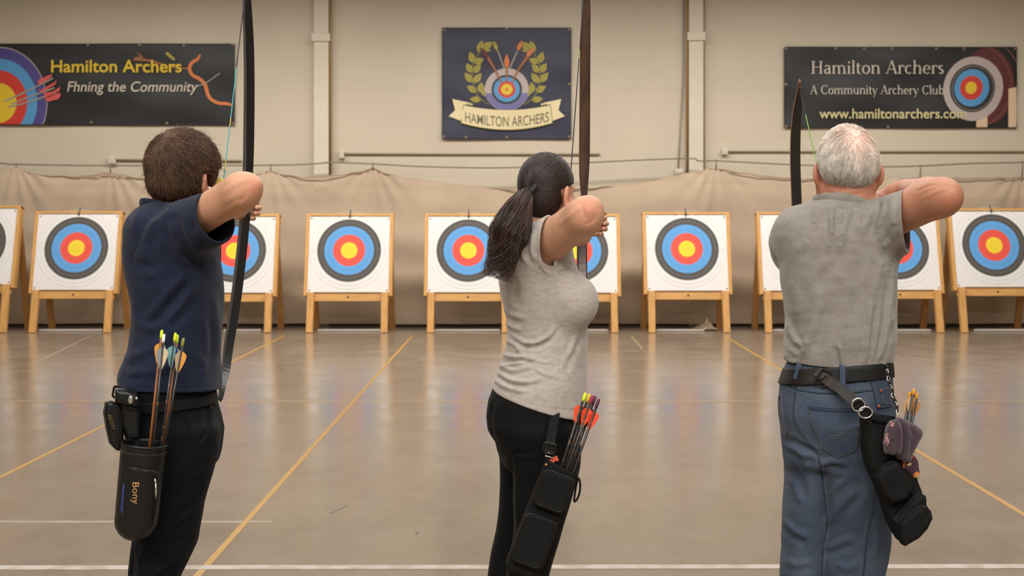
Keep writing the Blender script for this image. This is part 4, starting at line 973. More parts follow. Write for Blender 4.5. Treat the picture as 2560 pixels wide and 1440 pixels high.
# ---- the woman
def woman():
    root = empty('person', (W(1350, 700, Y0)[0], Y0, 0), 'woman with a dark curly ponytail, light grey t-shirt and black leggings, drawing a bow', 'person')
    M = skin('skin_olive', srgb(196, 148, 120))
    torso = loft(D5([(556, 1338, 1394), (568, 1326, 1406), (582, 1308, 1418), (604, 1283, 1430), (640, 1254, 1434), (675, 1245, 1446), (706, 1246, 1456), (750, 1256, 1460), (789, 1265, 1464), (817, 1269, 1470), (850, 1269, 1472), (880, 1262, 1470), (908, 1251, 1469), (936, 1241, 1469), (967, 1231, 1468), (1000, 1226, 1465), (1050, 1224, 1462)],
                    [(556, .05), (582, .11), (600, .14), (640, .162), (706, .155), (830, .132), (900, .145), (970, .168), (1050, .175)]), Y0, 2.15)
    bust = [ellip(W(1432, 756, 3.3), (.074, .074, .082)), ellip(W(1432, 756, 3.47), (.072, .074, .082))]
    pelvis = loft(D5([(950, 1242, 1464), (965, 1234, 1462), (1000, 1221, 1456), (1040, 1216, 1450), (1070, 1219, 1449), (1090, 1228, 1449), (1112, 1243, 1450), (1140, 1250, 1450), (1165, 1254, 1448)], [(950, .15), (1000, .165), (1070, .175), (1165, .165)]), Y0, 2.2)
    near = loft(D5([(1060, 1232, 1448), (1100, 1262, 1450), (1137, 1276, 1451), (1180, 1281, 1448), (1250, 1281, 1428), (1300, 1283, 1412), (1350, 1281, 1398), (1400, 1271, 1383), (1440, 1265, 1371), (1500, 1262, 1366), (1570, 1264, 1362), (1700, 1278, 1335), (1790, 1285, 1326)], [(1060, .09), (1250, .082), (1420, .06), (1550, .06), (1790, .042)]), 3.3, 2.1)
    far = loft(D5([(1060, 1225, 1430), (1090, 1232, 1420), (1140, 1249, 1400), (1200, 1250, 1390), (1270, 1247, 1375), (1330, 1239, 1355), (1380, 1227, 1335), (1440, 1218, 1325), (1520, 1216, 1320), (1650, 1228, 1295), (1745, 1240, 1286)], [(1060, .088), (1250, .08), (1420, .06), (1550, .06), (1745, .042)]), 3.48, 2.1)
    RS, RE = W(1372, 604, 3.27), W(1462, 539, 3.11); RW = W(1440, 535, 3.36)
    LS, LE, LW = W(1330, 600, 3.52), W(1446, 580, 3.76), W(1470, 562, 3.96)
    hd, q, R = head(W(1371, 488, 3.40), 35, .93, 0, True)
    neck = chain([W(1345, 590, 3.39), W(1352, 550, 3.39), W(1366, 490, 3.41)], [.062, .05, .048], .03)
    armR = union([cone(RS, RE, .06, .0455), ellip(W(1478, 518, 3.1), (.026, .028, .026)), ellip(W(1472, 529, 3.071), (.012, .013, .013)), ellip(W(1464, 556, 3.16), (.036, .05, .036)), chain([RE, RE+(RW-RE)*.35, RW], [.044, .042, .026], .02)], [.02, .008, .02, .03])
    armL = union([cone(LS, LE, .048, .04), cone(LE, LW, .04, .026)], [.03])
    hR = hand(RW, W(1428, 532, 3.46)-RW, (1, .3, 0), (25, 75, 35), side=1, s=.92)
    hL = hand(LW, (0.14, 1, -0.02), (-1, 0.1, 0), (62, 82, 50), side=-1, s=1.0)
    body = union([off(torso, -.022), off(pelvis, -.02), off(near, -.018), off(far, -.018), neck, hd, armR, armL, hR, hL, off(bust[0], -.02), off(bust[1], -.02)], [.04, .04, .04, .03, .025, .03, .03, .012, .012, .03, .03])
    put('body', body, (-.12, 2.98, 0.03), (.4, 4.2, 1.72), .0045, M, root, [(-1.5, 4, [(1448, 508), (1459, 526), (1460, 548)]), (1.8, 6, [(1398, 562), (1436, 530), (1458, 513)]), (-1.2, 4, [(1462, 560), (1476, 556), (1488, 545)])], colour=blush([(W(1472, 522, 3.06), .03, .25), (q(.085, -.02, -.01), .035, .28), (q(-.085, -.02, -.01), .035, .25), (q(0, .1, -.067), .02, .4), (W(1498, 570, 3.98), .04, .2)]))
    eyeballs(q, .93, root)
    sn = unit(RE-RS); sC = W(1374, 606, 3.255); cn = unit(np.array((.93, -.36, -.1)))
    sl = cone(W(1330, 636, 3.31), sC+sn*.06, .08, .068)
    ln = unit(LE-LS); lC = LS+ln*.14; sl2 = cone(W(1322, 610, 3.47), lC+ln*.05, .075, .066)
    hem = plane3(W(1229, 969, Y0), W(1441, 1036, Y0), W(1335, 1027, Y0-.175))
    ncut = cone(W(1352, 570, 3.39), W(1358, 478, 3.4), .056, .066)
    fold = [(-1.0, 1.5, [(1384, 667), (1391, 719), (1399, 767), (1404, 817), (1402, 872), (1398, 942), (1394, 1034)]), (-1.1, 1.6, [(1300, 600), (1297, 628), (1313, 661), (1336, 681), (1362, 692), (1397, 692), (1424, 668)]),
            (6, 6, [(1284, 838), (1305, 856), (1336, 857), (1369, 842), (1388, 818)]), (-5, 6, [(1290, 850), (1315, 866), (1345, 866), (1375, 850)]), (4, 6, [(1264, 806), (1280, 816), (1300, 826)]), (5, 6, [(1267, 850), (1291, 864), (1304, 888)]), (-4, 5, [(1297, 890), (1312, 872), (1326, 858)]),
            (5, 6, [(1254, 885), (1291, 893), (1335, 893)]), (5, 5, [(1258, 916), (1291, 909), (1334, 899)]), (-4, 5, [(1262, 903), (1300, 902), (1335, 906)]), (5, 6, [(1248, 912), (1285, 926), (1326, 916)]), (5, 6, [(1242, 930), (1272, 950), (1313, 956), (1350, 948)]), (-5, 6, [(1246, 938), (1280, 960), (1320, 966)]), (4, 6, [(1234, 946), (1263, 966), (1310, 980)]),
            (4, 6, [(1340, 920), (1360, 934), (1385, 940)]), (3, 5, [(1345, 900), (1360, 905), (1380, 903)]), (4, 7, [(1422, 892), (1434, 865), (1442, 838)]), (-3, 8, [(1415, 930), (1432, 890), (1450, 850)]), (-1.0, 1.5, [(1231, 953), (1277, 986), (1319, 1006), (1374, 1021), (1440, 1025)]), (-.9, 1.3, [(1232, 957), (1277, 990), (1319, 1010), (1374, 1025), (1440, 1029)]),
            (4, 6, [(1336, 585), (1330, 617), (1338, 650)]), (-4, 6, [(1322, 600), (1320, 630), (1330, 660)]), (3, 5, [(1310, 605), (1305, 630), (1312, 655)]), (3, 5, [(1350, 650), (1358, 670), (1375, 684)]), (3, 5, [(1402, 664), (1418, 650), (1430, 655)]), (3, 5, [(1396, 672), (1412, 668), (1428, 672)]), (3, 10, [(1265, 730), (1275, 760), (1290, 775)]), (3, 7, [(1262, 770), (1280, 786), (1305, 792)]), (-3, 7, [(1268, 790), (1285, 803), (1310, 808)]), (-3, 9, [(1280, 690), (1290, 720), (1285, 750)])]
    cut, shirt0 = garment([torso, bust[0], bust[1]], [.035, .035], [(sl, sC, cn, .04), (sl2, lC, ln, .04)], .0075, [hem, ncut])
    Ms = cloth('heather_grey', srgb(172, 162, 153), var=.06, vscale=170, vstretch=(.6, .6, 1.5), col2=srgb(160, 150, 142), c2scale=70, c2lo=.42, c2hi=.66)
    put('t_shirt', cut, (-.1, 2.98, .85), (.36, 3.8, 1.5), .0032, Ms, root, fold, shirt0, soft(9, .0032, 24, .0012))
    put('collar', ring_loop(W(1352, 571, 3.392), .058, .062, lambda t: -.012*np.cos(t)-.004*np.cos(2*t), .0075, (1.7, 1.7, .75)), (-.0, 3.28, 1.4), (.18, 3.5, 1.5), .003, Ms, root)
    leg = union([pelvis, near, far], [.02, .02])
    lf = [(-5, 5, [(1236, 1000), (1227, 1040), (1232, 1090), (1252, 1122), (1277, 1137)]), (-5, 5, [(1277, 1137), (1300, 1130)]), (-4, 5, [(1275, 1130), (1280, 1180), (1281, 1250), (1284, 1310), (1284, 1380)]), (3, 6, [(1285, 1140), (1310, 1145), (1340, 1140)]), (2.5, 6, [(1262, 1385), (1290, 1395), (1330, 1392)])]
    put('leggings', leg, (-.15, 3.1, .09), (.33, 3.75, 1.02), .005, cloth('black_leggings', srgb(11, 11, 12), rough=.75, var=.04, sheen=.02, spec=.12), root, lf, None, soft(14, .0012))
    for c, y in ((W(1310, 1827, 3.3), 60), (W(1268, 1760, 3.48), 20)):
        c[2] = 0; put('shoe', shoe(c, y), c-.3, c+.3, .006, mk('shoe_grey', srgb(70, 70, 74), rough=.5), root)
    MB().lathe(q(.083, -.008, -.036), (.4, -.9, 0), [(-.004, .0005), (-.003, .003), (0, .0036), (.003, .003), (.004, 0)], 10).build('ear_stud', mk('silver_stud', srgb(220, 215, 210), rough=.15, metal=.5), root, True)
    # hair pulled back into a ponytail
    E = lambda p, rad: ellip(q(*p), np.array(rad)*.93, R)
    base = union([E((0, -.014, .036), (.084, .102, .099)), E((0, -.052, -.03), (.06, .05, .05))], [.03])
    def region(P):
        L = (P-q(0, 0, 0)) @ R/.93; ear = np.maximum(L[:, 2]-.02-.25*(L[:, 1]+.03), -.037-L[:, 1]-.35*(L[:, 2])); fr = np.maximum(L[:, 2]-.086+.5*(L[:, 1]-.07), .052-L[:, 1]); return np.minimum(ear, fr)
    hb = lambda P: smax(base(P), -region(P), .01)
    tie = W(1319, 476, 3.285)
    Mh = mk('dark_hair', srgb(46, 33, 28), rough=.4, var=.2, vscale=140, vstretch=(1, 1, .4), attr='tint', spec=.5)
    V, F = surface(hb, q(0, 0, .02)-.15, q(0, 0, .02)+.16, .004)
    ho = obj('hair', V, F, Mh, root); a = ho.data.color_attributes.new('tint', 'FLOAT_COLOR', 'POINT'); a.data.foreach_set('color', np.full(len(V)*4, .7, np.float32))
    field = lambda P: unit(tie-P)+.05*np.stack([vnoise(P*40), vnoise(P*40+9), vnoise(P*40+31)], 1)
    rt = sample_surface(V, F, 7000); P = comb(hb, rt, field, np.minimum(np.linalg.norm(tie-rt, axis=1)*1.0, .1)*rng.uniform(.6, 1, 7000), 8, .0015, .03)
    strands('hair_locks', rt, P, rng.uniform(.0005, .0011, 7000), Mh, ho, rng.uniform(.6, 1.4, 7000))
    sp = [(1319, 478), (1305, 505), (1288, 545), (1272, 585), (1262, 620), (1252, 655)]; rr = [.014, .03, .047, .05, .036, .014]
    spine = np.array([W(x, y, Yy) for (x, y), Yy in zip(sp, (3.29, 3.24, 3.215, 3.205, 3.2, 3.2))]); sm = bez(spine, 60); rm = np.interp(np.linspace(0, 5, 60), range(6), rr)
    tail = chain(list(spine), [r*.72 for r in rr], .02); Vt, Ft = surface(tail, spine.min(0)-.07, spine.max(0)+.07, .004)
    wv = lambda V: .005*vnoise(V*np.array((70, 70, 22)))+.003*vnoise(V*np.array((130, 130, 60)))
    po = obj('ponytail', Vt+unit(grad(tail, Vt, .002)[1])*wv(Vt)[:, None], Ft, Mh, root); a = po.data.color_attributes.new('tint', 'FLOAT_COLOR', 'POINT'); a.data.foreach_set('color', np.full(len(Vt)*4, .8, np.float32))
    n, m = 3400, 24; ang = rng.random(n)*6.283; rad = np.sqrt(rng.random(n)); endt = np.clip(rng.normal(.84, .2, n), .4, 1.16); stt = rng.random(n)*.25
    ph = rng.random((n, 2))*6.283; fr = rng.uniform(1.1, 2.1, n); P = np.zeros((n, m, 3)); T = np.gradient(sm, axis=0); T = unit(T); A = unit(np.cross(T, (0, 1, 0))); B = np.cross(T, A)
    for j in range(m):
        t = stt+(endt-stt)*j/(m-1); k = np.clip(t*59, 0, 58.99); i = k.astype(int); c = sm[i]+(sm[np.minimum(i+1, 59)]-sm[i])*(k-i)[:, None]+np.maximum(t-1, 0)[:, None]*T[-1]*.3
        r = rm[i]*rad*(1.0+.12*np.sin(ph[:, 0]*3)); w = (.002+.012*np.clip(t-.25, 0, 1))*(1+1.8*np.clip(t*3-2.1, 0, 1))
        clm = np.round(ang*2.2)/2.2; a_ = ang*(1-.55*np.clip(t, 0, 1))+clm*.55*np.clip(t, 0, 1)
        P[:, j] = c+A[i]*(r*np.cos(a_)+w*np.sin(fr*t*6.283+clm*5+ph[:, 0]*.3))[:, None]+B[i]*(r*np.sin(a_)+w*np.cos(fr*t*6.283+clm*3+ph[:, 1]*.3))[:, None]
    tone = np.clip(1.35+.5*np.sin(clm*7.3)+rng.normal(0, .25, n), .6, 2.3)[:, None]*np.array((1.2, 1.0, .88))
    strands('ponytail_locks', None, P, rng.uniform(.0006, .0013, n), Mh, po, tone)
    MB().tube([tie+np.array((.006, -.002, -.002))+.022*(np.cos(t)*unit(np.array((.5, .0, .45)))+np.sin(t)*np.array((-.15, 1, .1))) for t in np.linspace(0, 6.283, 24, endpoint=False)], .0068, 8, closed=True).build('hair_tie', mk('hair_tie', srgb(20, 20, 22), rough=.7), ho, True)
woman()
# ---- the man
def man():
    root = empty('person', (W(2095, 700, Y0)[0], Y0, 0), 'older man with white hair, grey t-shirt and blue jeans, seen from the back', 'person')
    M = skin('skin_ruddy', srgb(178, 125, 99))
    torso = loft(D5([(484, 2056, 2140), (494, 2046, 2152), (505, 2028, 2172), (520, 2006, 2196), (540, 1981, 2212), (565, 1963, 2222), (590, 1954, 2229), (620, 1951, 2234), (680, 1953, 2237), (720, 1957, 2238), (760, 1962, 2238), (800, 1966, 2238), (850, 1962, 2237), (880, 1960, 2234), (900, 1963, 2228), (912, 1968, 2222), (940, 1972, 2220)],
                    [(484, .05), (505, .075), (540, .105), (590, .12), (680, .125), (850, .128), (940, .122)]), Y0, 2.3)
    pelvis = loft(D5([(895, 1974, 2221), (925, 1967, 2222), (960, 1955, 2225), (1000, 1948, 2230), (1030, 1946, 2233), (1060, 1953, 2234), (1090, 1961, 2233), (1130, 1965, 2232), (1165, 1966, 2231)], [(895, .118), (960, .128), (1050, .138), (1110, .13), (1165, .115)]), Y0, 2.4)
    near = loft(D5([(1060, 2030, 2234), (1100, 2042, 2233), (1140, 2047, 2232), (1200, 2056, 2229), (1250, 2063, 2227), (1330, 2065, 2223), (1400, 2058, 2216), (1440, 2053, 2209), (1550, 2062, 2196), (1800, 2070, 2182), (1818, 2070, 2182)], [(1060, .12), (1200, .1), (1440, .082), (1818, .07)]), 3.36, 2.2)
    far = loft(D5([(1060, 1955, 2095), (1100, 1962, 2072), (1140, 1965, 2062), (1200, 1964, 2062), (1300, 1959, 2066), (1400, 1955, 2059), (1440, 1952, 2053), (1600, 1958, 2045), (1790, 1963, 2034)], [(1060, .11), (1200, .1), (1440, .082), (1790, .07)]), 3.42, 2.2)
    RS, RE = W(2212, 548, 3.37), W(2351, 494, 3.2); RW = W(2264, 474, 3.46)
    LS, LE, LW = W(1990, 575, 3.43), W(1979, 627, 3.7), W(1992, 612, 3.93)
    hd, q, R = head(W(2116, 432, 3.40), 6, 1.03, earx=.085, flare=32)
    neck = chain([W(2108, 540, 3.4), W(2112, 500, 3.4), W(2116, 440, 3.41)], [.085, .073, .07], .03)
    armR = union([cone(RS, RE, .062, .051), ellip(W(2372, 490, 3.16), (.034, .034, .036)), chain([RE, RE+(RW-RE)*.35, RW], [.05, .047, .03], .02)], [.03, .03])
    armL = union([cone(LS, LE, .052, .043), cone(LE, LW, .043, .029)], [.03])
    hR = hand(RW, W(2200, 490, 3.5)-RW, (.2, -.35, .9), (18, 55, 35), side=-1, s=1.02)
    hL = hand(LW, (0.0, 1, 0.05), (-1, 0, 0), (62, 82, 50), side=-1)
    body = union([off(torso, -.022), off(pelvis, -.02), off(near, -.02), off(far, -.02), neck, hd, armR, armL, hR, hL], [.04, .04, .04, .03, .03, .03, .03, .012, .012])
    nk = [(-2.5, 2.5, [(2056, 478), (2090, 487), (2130, 488), (2165, 480)]), (-2.5, 2.5, [(2062, 492), (2095, 500), (2135, 500)]), (-2, 2.5, [(2070, 466), (2110, 474), (2150, 470)]), (1.8, 3, [(2056, 485), (2095, 494), (2140, 494)]), (-2, 3, [(2290, 480), (2320, 466), (2345, 462)]), (1.5, 4, [(2300, 500), (2340, 480), (2370, 470)])]
    V, F = surface(body, (.68, 3.05, 0.03), (1.32, 4.2, 1.78), .0045); N = unit(grad(body, V, .002)[1]); V = V+N*folds(V, N, nk)[:, None]
    bo = obj('body', V, F, M, root); a = bo.data.color_attributes.new('tint', 'FLOAT_COLOR', 'POINT'); c = np.ones((len(V), 4), np.float32)
    c[:, :3] = blush([(W(2385, 500, 3.14), .045, .16), (q(.085, -.02, -.01), .04, .26), (q(-.085, -.02, -.01), .04, .26), (q(0, .1, -.067), .02, .35), (W(2110, 480, 3.33), .05, .14), (q(0, -.1, .1), .05, .12), (RW, .05, .15)])(V); a.data.foreach_set('color', c.ravel())
    eyeballs(q, 1.03, root)
    sn = unit(RE-RS); sC = W(2266, 556, 3.31); cn = unit(np.array((.9, -.43, .06))); sl = cone(W(2195, 574, 3.38), sC+sn*.07, .092, .09)
    ln = unit(LE-LS); lC = LS+ln*.16; sl2 = cone(W(2005, 585, 3.42), lC+ln*.05, .085, .078)
    hem = plane3(W(1970, 902, Y0), W(2222, 916, Y0), W(2100, 922, Y0-.12)); ncut = cone(W(2108, 515, 3.4), W(2114, 430, 3.41), .074, .088)
    fold = [(-1.1, 1.6, [(2126, 520), (2129, 545), (2140, 586), (2164, 635), (2190, 664), (2213, 678)]), (5, 6, [(2083, 525), (2080, 555), (2082, 590)]), (-4, 5, [(2092, 525), (2089, 560), (2088, 595)]), (5, 6, [(2105, 522), (2099, 560), (2093, 600)]), (5, 6, [(2122, 520), (2113, 555), (2106, 595)]), (-4, 6, [(2114, 522), (2107, 560), (2100, 600)]), (4, 7, [(2049, 510), (2042, 535), (2036, 562)]),
            (5, 7, [(2165, 508), (2152, 540), (2146, 575)]), (5, 7, [(2188, 502), (2172, 540), (2162, 575)]), (5, 6, [(2212, 498), (2206, 530), (2192, 575)]), (5, 7, [(2233, 498), (2224, 555), (2195, 608)]), (-4, 7, [(2200, 505), (2186, 550), (2172, 590)]), (5, 7, [(2241, 545), (2226, 590), (2205, 622)]), (-4, 6, [(2236, 560), (2220, 600)]), (-1.0, 1.6, [(2245, 488), (2240, 545), (2244, 596), (2252, 640)]), (-1, 1.5, [(2046, 503), (2080, 512), (2112, 524), (2134, 520)]),
            (6, 7, [(2085, 548), (2078, 580), (2073, 622)]), (6, 6, [(2097, 560), (2094, 600), (2091, 620)]), (6, 6, [(2106, 560), (2104, 600), (2102, 622)]), (-4, 5, [(2100, 560), (2098, 615)]), (-1.0, 1.6, [(2213, 680), (2204, 754), (2197, 838), (2194, 916)]), (6, 5, [(2230, 690), (2223, 768), (2211, 852), (2192, 916)]), (-5, 5, [(2222, 700), (2213, 780), (2203, 860), (2186, 915)]), (5, 5, [(2180, 750), (2170, 838), (2162, 914)]), (-4, 5, [(2188, 770), (2180, 850), (2172, 914)]), (6, 5, [(2233, 780), (2224, 860), (2206, 914)]), (-5, 5, [(2230, 810), (2216, 880), (2198, 914)]),
            (5, 5, [(2096, 860), (2104, 895), (2110, 920)]), (-4, 6, [(2088, 865), (2095, 900), (2098, 918)]), (4, 6, [(2006, 885), (2014, 868), (2020, 850)]), (6, 6, [(1968, 805), (1977, 843), (1994, 862)]), (-5, 6, [(1966, 835), (1980, 862), (1998, 880)]), (5, 5, [(1962, 884), (1973, 902), (1990, 908)]), (5, 10, [(2052, 750), (2034, 810), (2012, 872)]), (-4, 12, [(2070, 770), (2055, 830), (2035, 880)]), (3, 10, [(1990, 625), (2005, 618), (2020, 600)]), (-3, 10, [(2045, 720), (2060, 690), (2085, 660)]), (4, 8, [(2205, 650), (2195, 690), (2190, 730)]), (4, 5, [(2225, 655), (2216, 680)]), (-4, 6, [(2232, 650), (2222, 672)]), (3, 12, [(1975, 700), (1990, 740), (1990, 790)]), (3, 12, [(2130, 700), (2120, 760), (2130, 820)]), (-3, 14, [(2150, 650), (2140, 720), (2145, 790)])]
    cut, shirt0 = garment([torso], [], [(sl, sC, cn, .04), (sl2, lC, ln, .04)], .0075, [hem, ncut])
    Ms = cloth('worn_grey_cotton', srgb(137, 131, 124), var=.07, vscale=170, vstretch=(.6, .6, 1.4), col2=srgb(125, 118, 111), c2scale=30, c2lo=.4, c2hi=.68)
    put('t_shirt', cut, (.74, 3.08, .98), (1.24, 3.8, 1.62), .0032, Ms, root, [(a*(1.1 if abs(a) > 1.2 else 1), w*(1.35 if abs(a) > 1.2 else 1), p) for a, w, p in fold], shirt0, soft(9, .004, 24, .0016))
    put('collar', ring_loop(W(2107, 521, 3.4), .083, .082, lambda t: -.018*np.cos(t)+.014-.002*np.sin(t)-.008*np.cos(2*t), .0085, (1.6, 1.6, .55)), (.85, 3.28, 1.45), (1.1, 3.53, 1.58), .003, Ms, root)
    # jeans
    jeans0 = union([pelvis, near, far], [.02, .02])
    seams = {'side': [(2214, 1110), (2200, 1170), (2190, 1215), (2184, 1269), (2168, 1347), (2158, 1442)], 'inseam': [(2047, 1142), (2058, 1220), (2067, 1308), (2058, 1366), (2053, 1442)], 'centre': [(1993, 944), (1984, 1036), (1998, 1076), (2022, 1108), (2046, 1136)], 'yoke': [(1958, 954), (1989, 973), (2040, 982), (2087, 984), (2136, 981), (2182, 976)], 'hip': [(2177, 955), (2186, 990), (2194, 1030), (2200, 1070)]}
    jf = [(-1.8, 2.2, p) for p in seams.values()]+[(-6, 8, [(1966, 1096), (2000, 1116), (2030, 1128), (2048, 1140)]), (6, 9, [(1972, 1112), (2005, 1132), (2030, 1142)]), (5, 8, [(2002, 1125), (2012, 1150), (2020, 1172)]), (6, 10, [(2066, 1312), (2095, 1268), (2136, 1226)]), (-5, 10, [(2078, 1325), (2110, 1285), (2150, 1245)]), (5, 8, [(2062, 1372), (2092, 1358), (2125, 1345)]), (-4, 8, [(2064, 1388), (2100, 1376), (2135, 1366)]), (5, 9, [(1960, 1300), (1985, 1325), (2020, 1342)]), (-4, 9, [(1960, 1322), (1985, 1346), (2015, 1360)]), (5, 8, [(1976, 1195), (1990, 1225), (2003, 1258)]), (-4, 10, [(1995, 1180), (2008, 1215), (2020, 1250)]), (5, 8, [(2052, 1160), (2080, 1152), (2110, 1158)]), (-4, 8, [(2056, 1176), (2085, 1170), (2120, 1176)]), (4, 9, [(2090, 1410), (2120, 1420), (2145, 1410)]), (4, 9, [(1965, 1400), (1990, 1412), (2030, 1405)]), (4, 8, [(2185, 1300), (2195, 1340), (2190, 1390)]), (4, 9, [(2130, 1180), (2160, 1210), (2175, 1250)]), (4, 8, [(2075, 1240), (2090, 1220), (2120, 1195)])]
    Mj = mk('denim', srgb(54, 65, 82), rough=.85, var=.16, vscale=420, bump=.0007, bscale=900, col2=srgb(80, 90, 105), c2scale=7, c2lo=.4, c2hi=.75, sheen=.05, spec=.2)
    jo = put('jeans', jeans0, (.7, 3.1, .05), (1.25, 3.7, 1.07), .0045, Mj, root, jf, None, soft(10, .004, 26, .0016))
    ray = ray_on(jo)
    Mst = mk('denim_seam', srgb(38, 48, 66), rough=.9, var=.3, vscale=300); Mth = mk('seam_thread', srgb(128, 118, 104), rough=.8)
    mb = MB()
    for p in seams.values():
        t = trace(ray, p, .0006, 40)
        if len(t) > 3: mb.tube(t, .0022, 6)
    mb.build('seam', Mst, jo, True)
    mb = MB()
    for name, dx, dy in (('side', -9, 0), ('inseam', 7, 0), ('centre', 8, 0), ('yoke', 0, -7), ('yoke', 0, 7), ('hip', -8, 0)):
        for p in [seams[name]]:
            t = trace(ray, [(x+dx, y+dy) for x, y in p], .0004, 120)
            for i in range(0, len(t)-2, 2): mb.tube([t[i], t[i+1]], .0006, 4)
    o = mb.build('stitching', Mth, jo, True); o['kind'] = 'stuff'
    def patch(name, outline, mat, lift=.002, th=.0022, stitch=True, n=26):
        """flat patch of cloth that follows the jeans, from its outline on the photo"""
        P = np.array(outline, float); c = P.mean(0); mb = MB(); V = []; rings = (1, .93, .8, .6, .3, .05)
        seg = np.concatenate([np.stack([np.linspace(P[i][0], P[(i+1) % len(P)][0], 9)[:-1], np.linspace(P[i][1], P[(i+1) % len(P)][1], 9)[:-1]], 1) for i in range(len(P))]); m = len(seg)
        for k, r in enumerate(rings):
            for s in seg:
                h = ray(*(c+(s-c)*r))
                if h is None: h = (W(s[0], s[1], 3.3), np.array((0, -1, 0)))
                p, nn = h; nn = nn if nn[1] < 0 else -nn; V.append(p+nn*(lift if k else -.001)+(nn*th if k else 0))
        F = [(k*m+i, k*m+(i+1) % m, (k+1)*m+(i+1) % m, (k+1)*m+i) for k in range(len(rings)-1) for i in range(m)]+[tuple((len(rings)-1)*m+i for i in range(m))]
        o = obj(name, V, F, mat, jo)
        if stitch:
            mb = MB()
            for f in (.94, .88):
                s2 = [tuple(c+(s-c)*f) for s in seg[::1]]; t = trace(ray, s2+[s2[0]], lift+th+.0003, len(s2)*2)
                for i in range(0, len(t)-2, 2): mb.tube([t[i], t[i+1]], .0006, 4)
            st = mb.build('stitching', Mth, o, True); st['kind'] = 'stuff'
        return o
    bp = patch('back_pocket', [(2016, 1010), (2060, 1014), (2105, 1017), (2150, 1016), (2149, 1060), (2147, 1128), (2096, 1150), (2050, 1122), (2040, 1090), (2026, 1060)], mk('denim_pocket', srgb(50, 61, 78), rough=.85, var=.16, vscale=420, bump=.0007, bscale=900, col2=srgb(77, 87, 103), c2scale=9, c2lo=.4, c2hi=.75, sheen=.05, spec=.2))
    mb = MB()
    for dy in (0, 6):
        t = trace(ray, [(2074, 1089+dy), (2092, 1088+dy), (2104, 1079+dy), (2120, 1074+dy), (2134, 1078+dy), (2146, 1086+dy)], .0047, 40)
        mb.tube(t, .0008, 5)
    mb.build('pocket_stitching', mk('arc_thread', srgb(110, 104, 96), rough=.8), bp, True)
    patch('pocket_edge', [(2018, 1014), (2060, 1018), (2105, 1021), (2149, 1020), (2149, 1030), (2105, 1031), (2060, 1028), (2020, 1023)], Mst, .0048, .0012, False)
    patch('back_pocket', [(1946, 990), (1956, 984), (1958, 1030), (1968, 1080), (1966, 1092), (1956, 1075), (1948, 1040)], Mj, .001)
    patch('coin_pocket', [(2199, 970), (2222, 968), (2226, 1010), (2206, 1010)], Mj, .001)
    patch('front_pocket_edge', [(2193, 1012), (2226, 1009), (2228, 1016), (2194, 1022)], Mst, .002, .002, False)
    for x, y in ((2202, 977), (2196, 1016)):
        h = ray(x, y); MB().lathe(h[0]-np.array((0, .003, 0)), h[1], [(0, .005), (.002, .0045), (.003, .002), (.003, 0)], 10).build('rivet', mk('copper_rivet', srgb(168, 104, 60), rough=.4, metal=.8), jo, True)
    patch('leather_patch', [(2088, 957), (2112, 957), (2112, 966), (2088, 966)], mk('leather_patch', srgb(140, 78, 48), rough=.6), .001, .002, False)
    # belt and loops
    bn = unit(np.array((-.075, .06, 1.0))); bc = W(2097, 930, Y0)
    bf = lambda P: np.maximum(smax(off(pelvis, .007)(P), -off(pelvis, -.003)(P), .001), np.abs((P-bc) @ bn)-.0225)
    Mb = mk('black_leather', srgb(16, 15, 14), rough=.5, spec=.3, var=.15, vscale=40, bump=.0004, bscale=300, col2=srgb(36, 28, 23), c2scale=8, c2lo=.5, c2hi=.75)
    put('belt', bf, (.7, 3.15, .95), (1.25, 3.65, 1.12), .003, Mb, root)
    for pts in ([(2000, 905), (1996, 925), (1990, 948)], [(2103, 912), (2104, 935), (2104, 972)]):
        t = [p+np.array((0, -.008, 0)) for p in trace(ray, pts, .004, 10)]
        mb = MB()
        for i in range(len(t)-1): mb.bar(t[i], t[i+1]+(t[i+1]-t[i])*.1, .016, .004)
        mb.build('belt_loop', Mj, jo, False, bevel=.001)
    for c, y in ((W(2126, 1827, 3.36), 15), (W(2000, 1800, 3.42), -10)):
        c[2] = 0; put('shoe', shoe(c, y, 1.1), c-.3, c+.3, .006, mk('shoe_brown', srgb(72, 56, 44), rough=.5), root)
    # hair: short and white, thin on the crown
    E = lambda p, rad: ellip(q(*p), np.array(rad)*1.03, R)
    base = union([E((0, -.012, .036), (.081, .1, .1)), E((0, -.05, .018), (.075, .052, .048))], [.03])
    crown = q(.012, -.088, .098)
    def region(P):
        L = (P-q(0, 0, 0)) @ R; ear = np.maximum(L[:, 2]-.026, -.044-L[:, 1]); fr = np.maximum(L[:, 2]-.1+.3*(L[:, 1]-.06), .05-L[:, 1]); return np.minimum(ear, fr)
    hb = lambda P: smax(base(P), -region(P), .01)
    bald = lambda P: np.exp(-((np.linalg.norm((P-crown)/np.array((.05, .066, .055)), axis=1))**2))
    Mh = mk('white_hair', srgb(236, 228, 216), rough=.5, var=.12, vscale=130, vstretch=(1, 1, .3), attr='tint', spec=.4)
    hb2 = lambda P: hb(P)+.0055*bald(P)
    V, F = surface(hb2, q(0, 0, .02)-.16, q(0, 0, .02)+.17, .004)
    N = unit(grad(hb2, V, .002)[1]); V = V+N*(.0025*vnoise(V*np.array((90, 90, 30))))[:, None]
    ho = obj('hair', V, F, Mh, root); a = ho.data.color_attributes.new('tint', 'FLOAT_COLOR', 'POINT')
    def tint(V):
        L = (V-q(0, 0, 0)) @ R; b = bald(V)[:, None]; low = np.clip((.02-L[:, 2])/.06, 0, 1)[:, None]*np.clip(-L[:, 1]/.06, 0, 1)[:, None]
        return (np.array((.95, .95, .95))*(1-b)+np.array((.98, .72, .66))*b)*(1-.28*low)
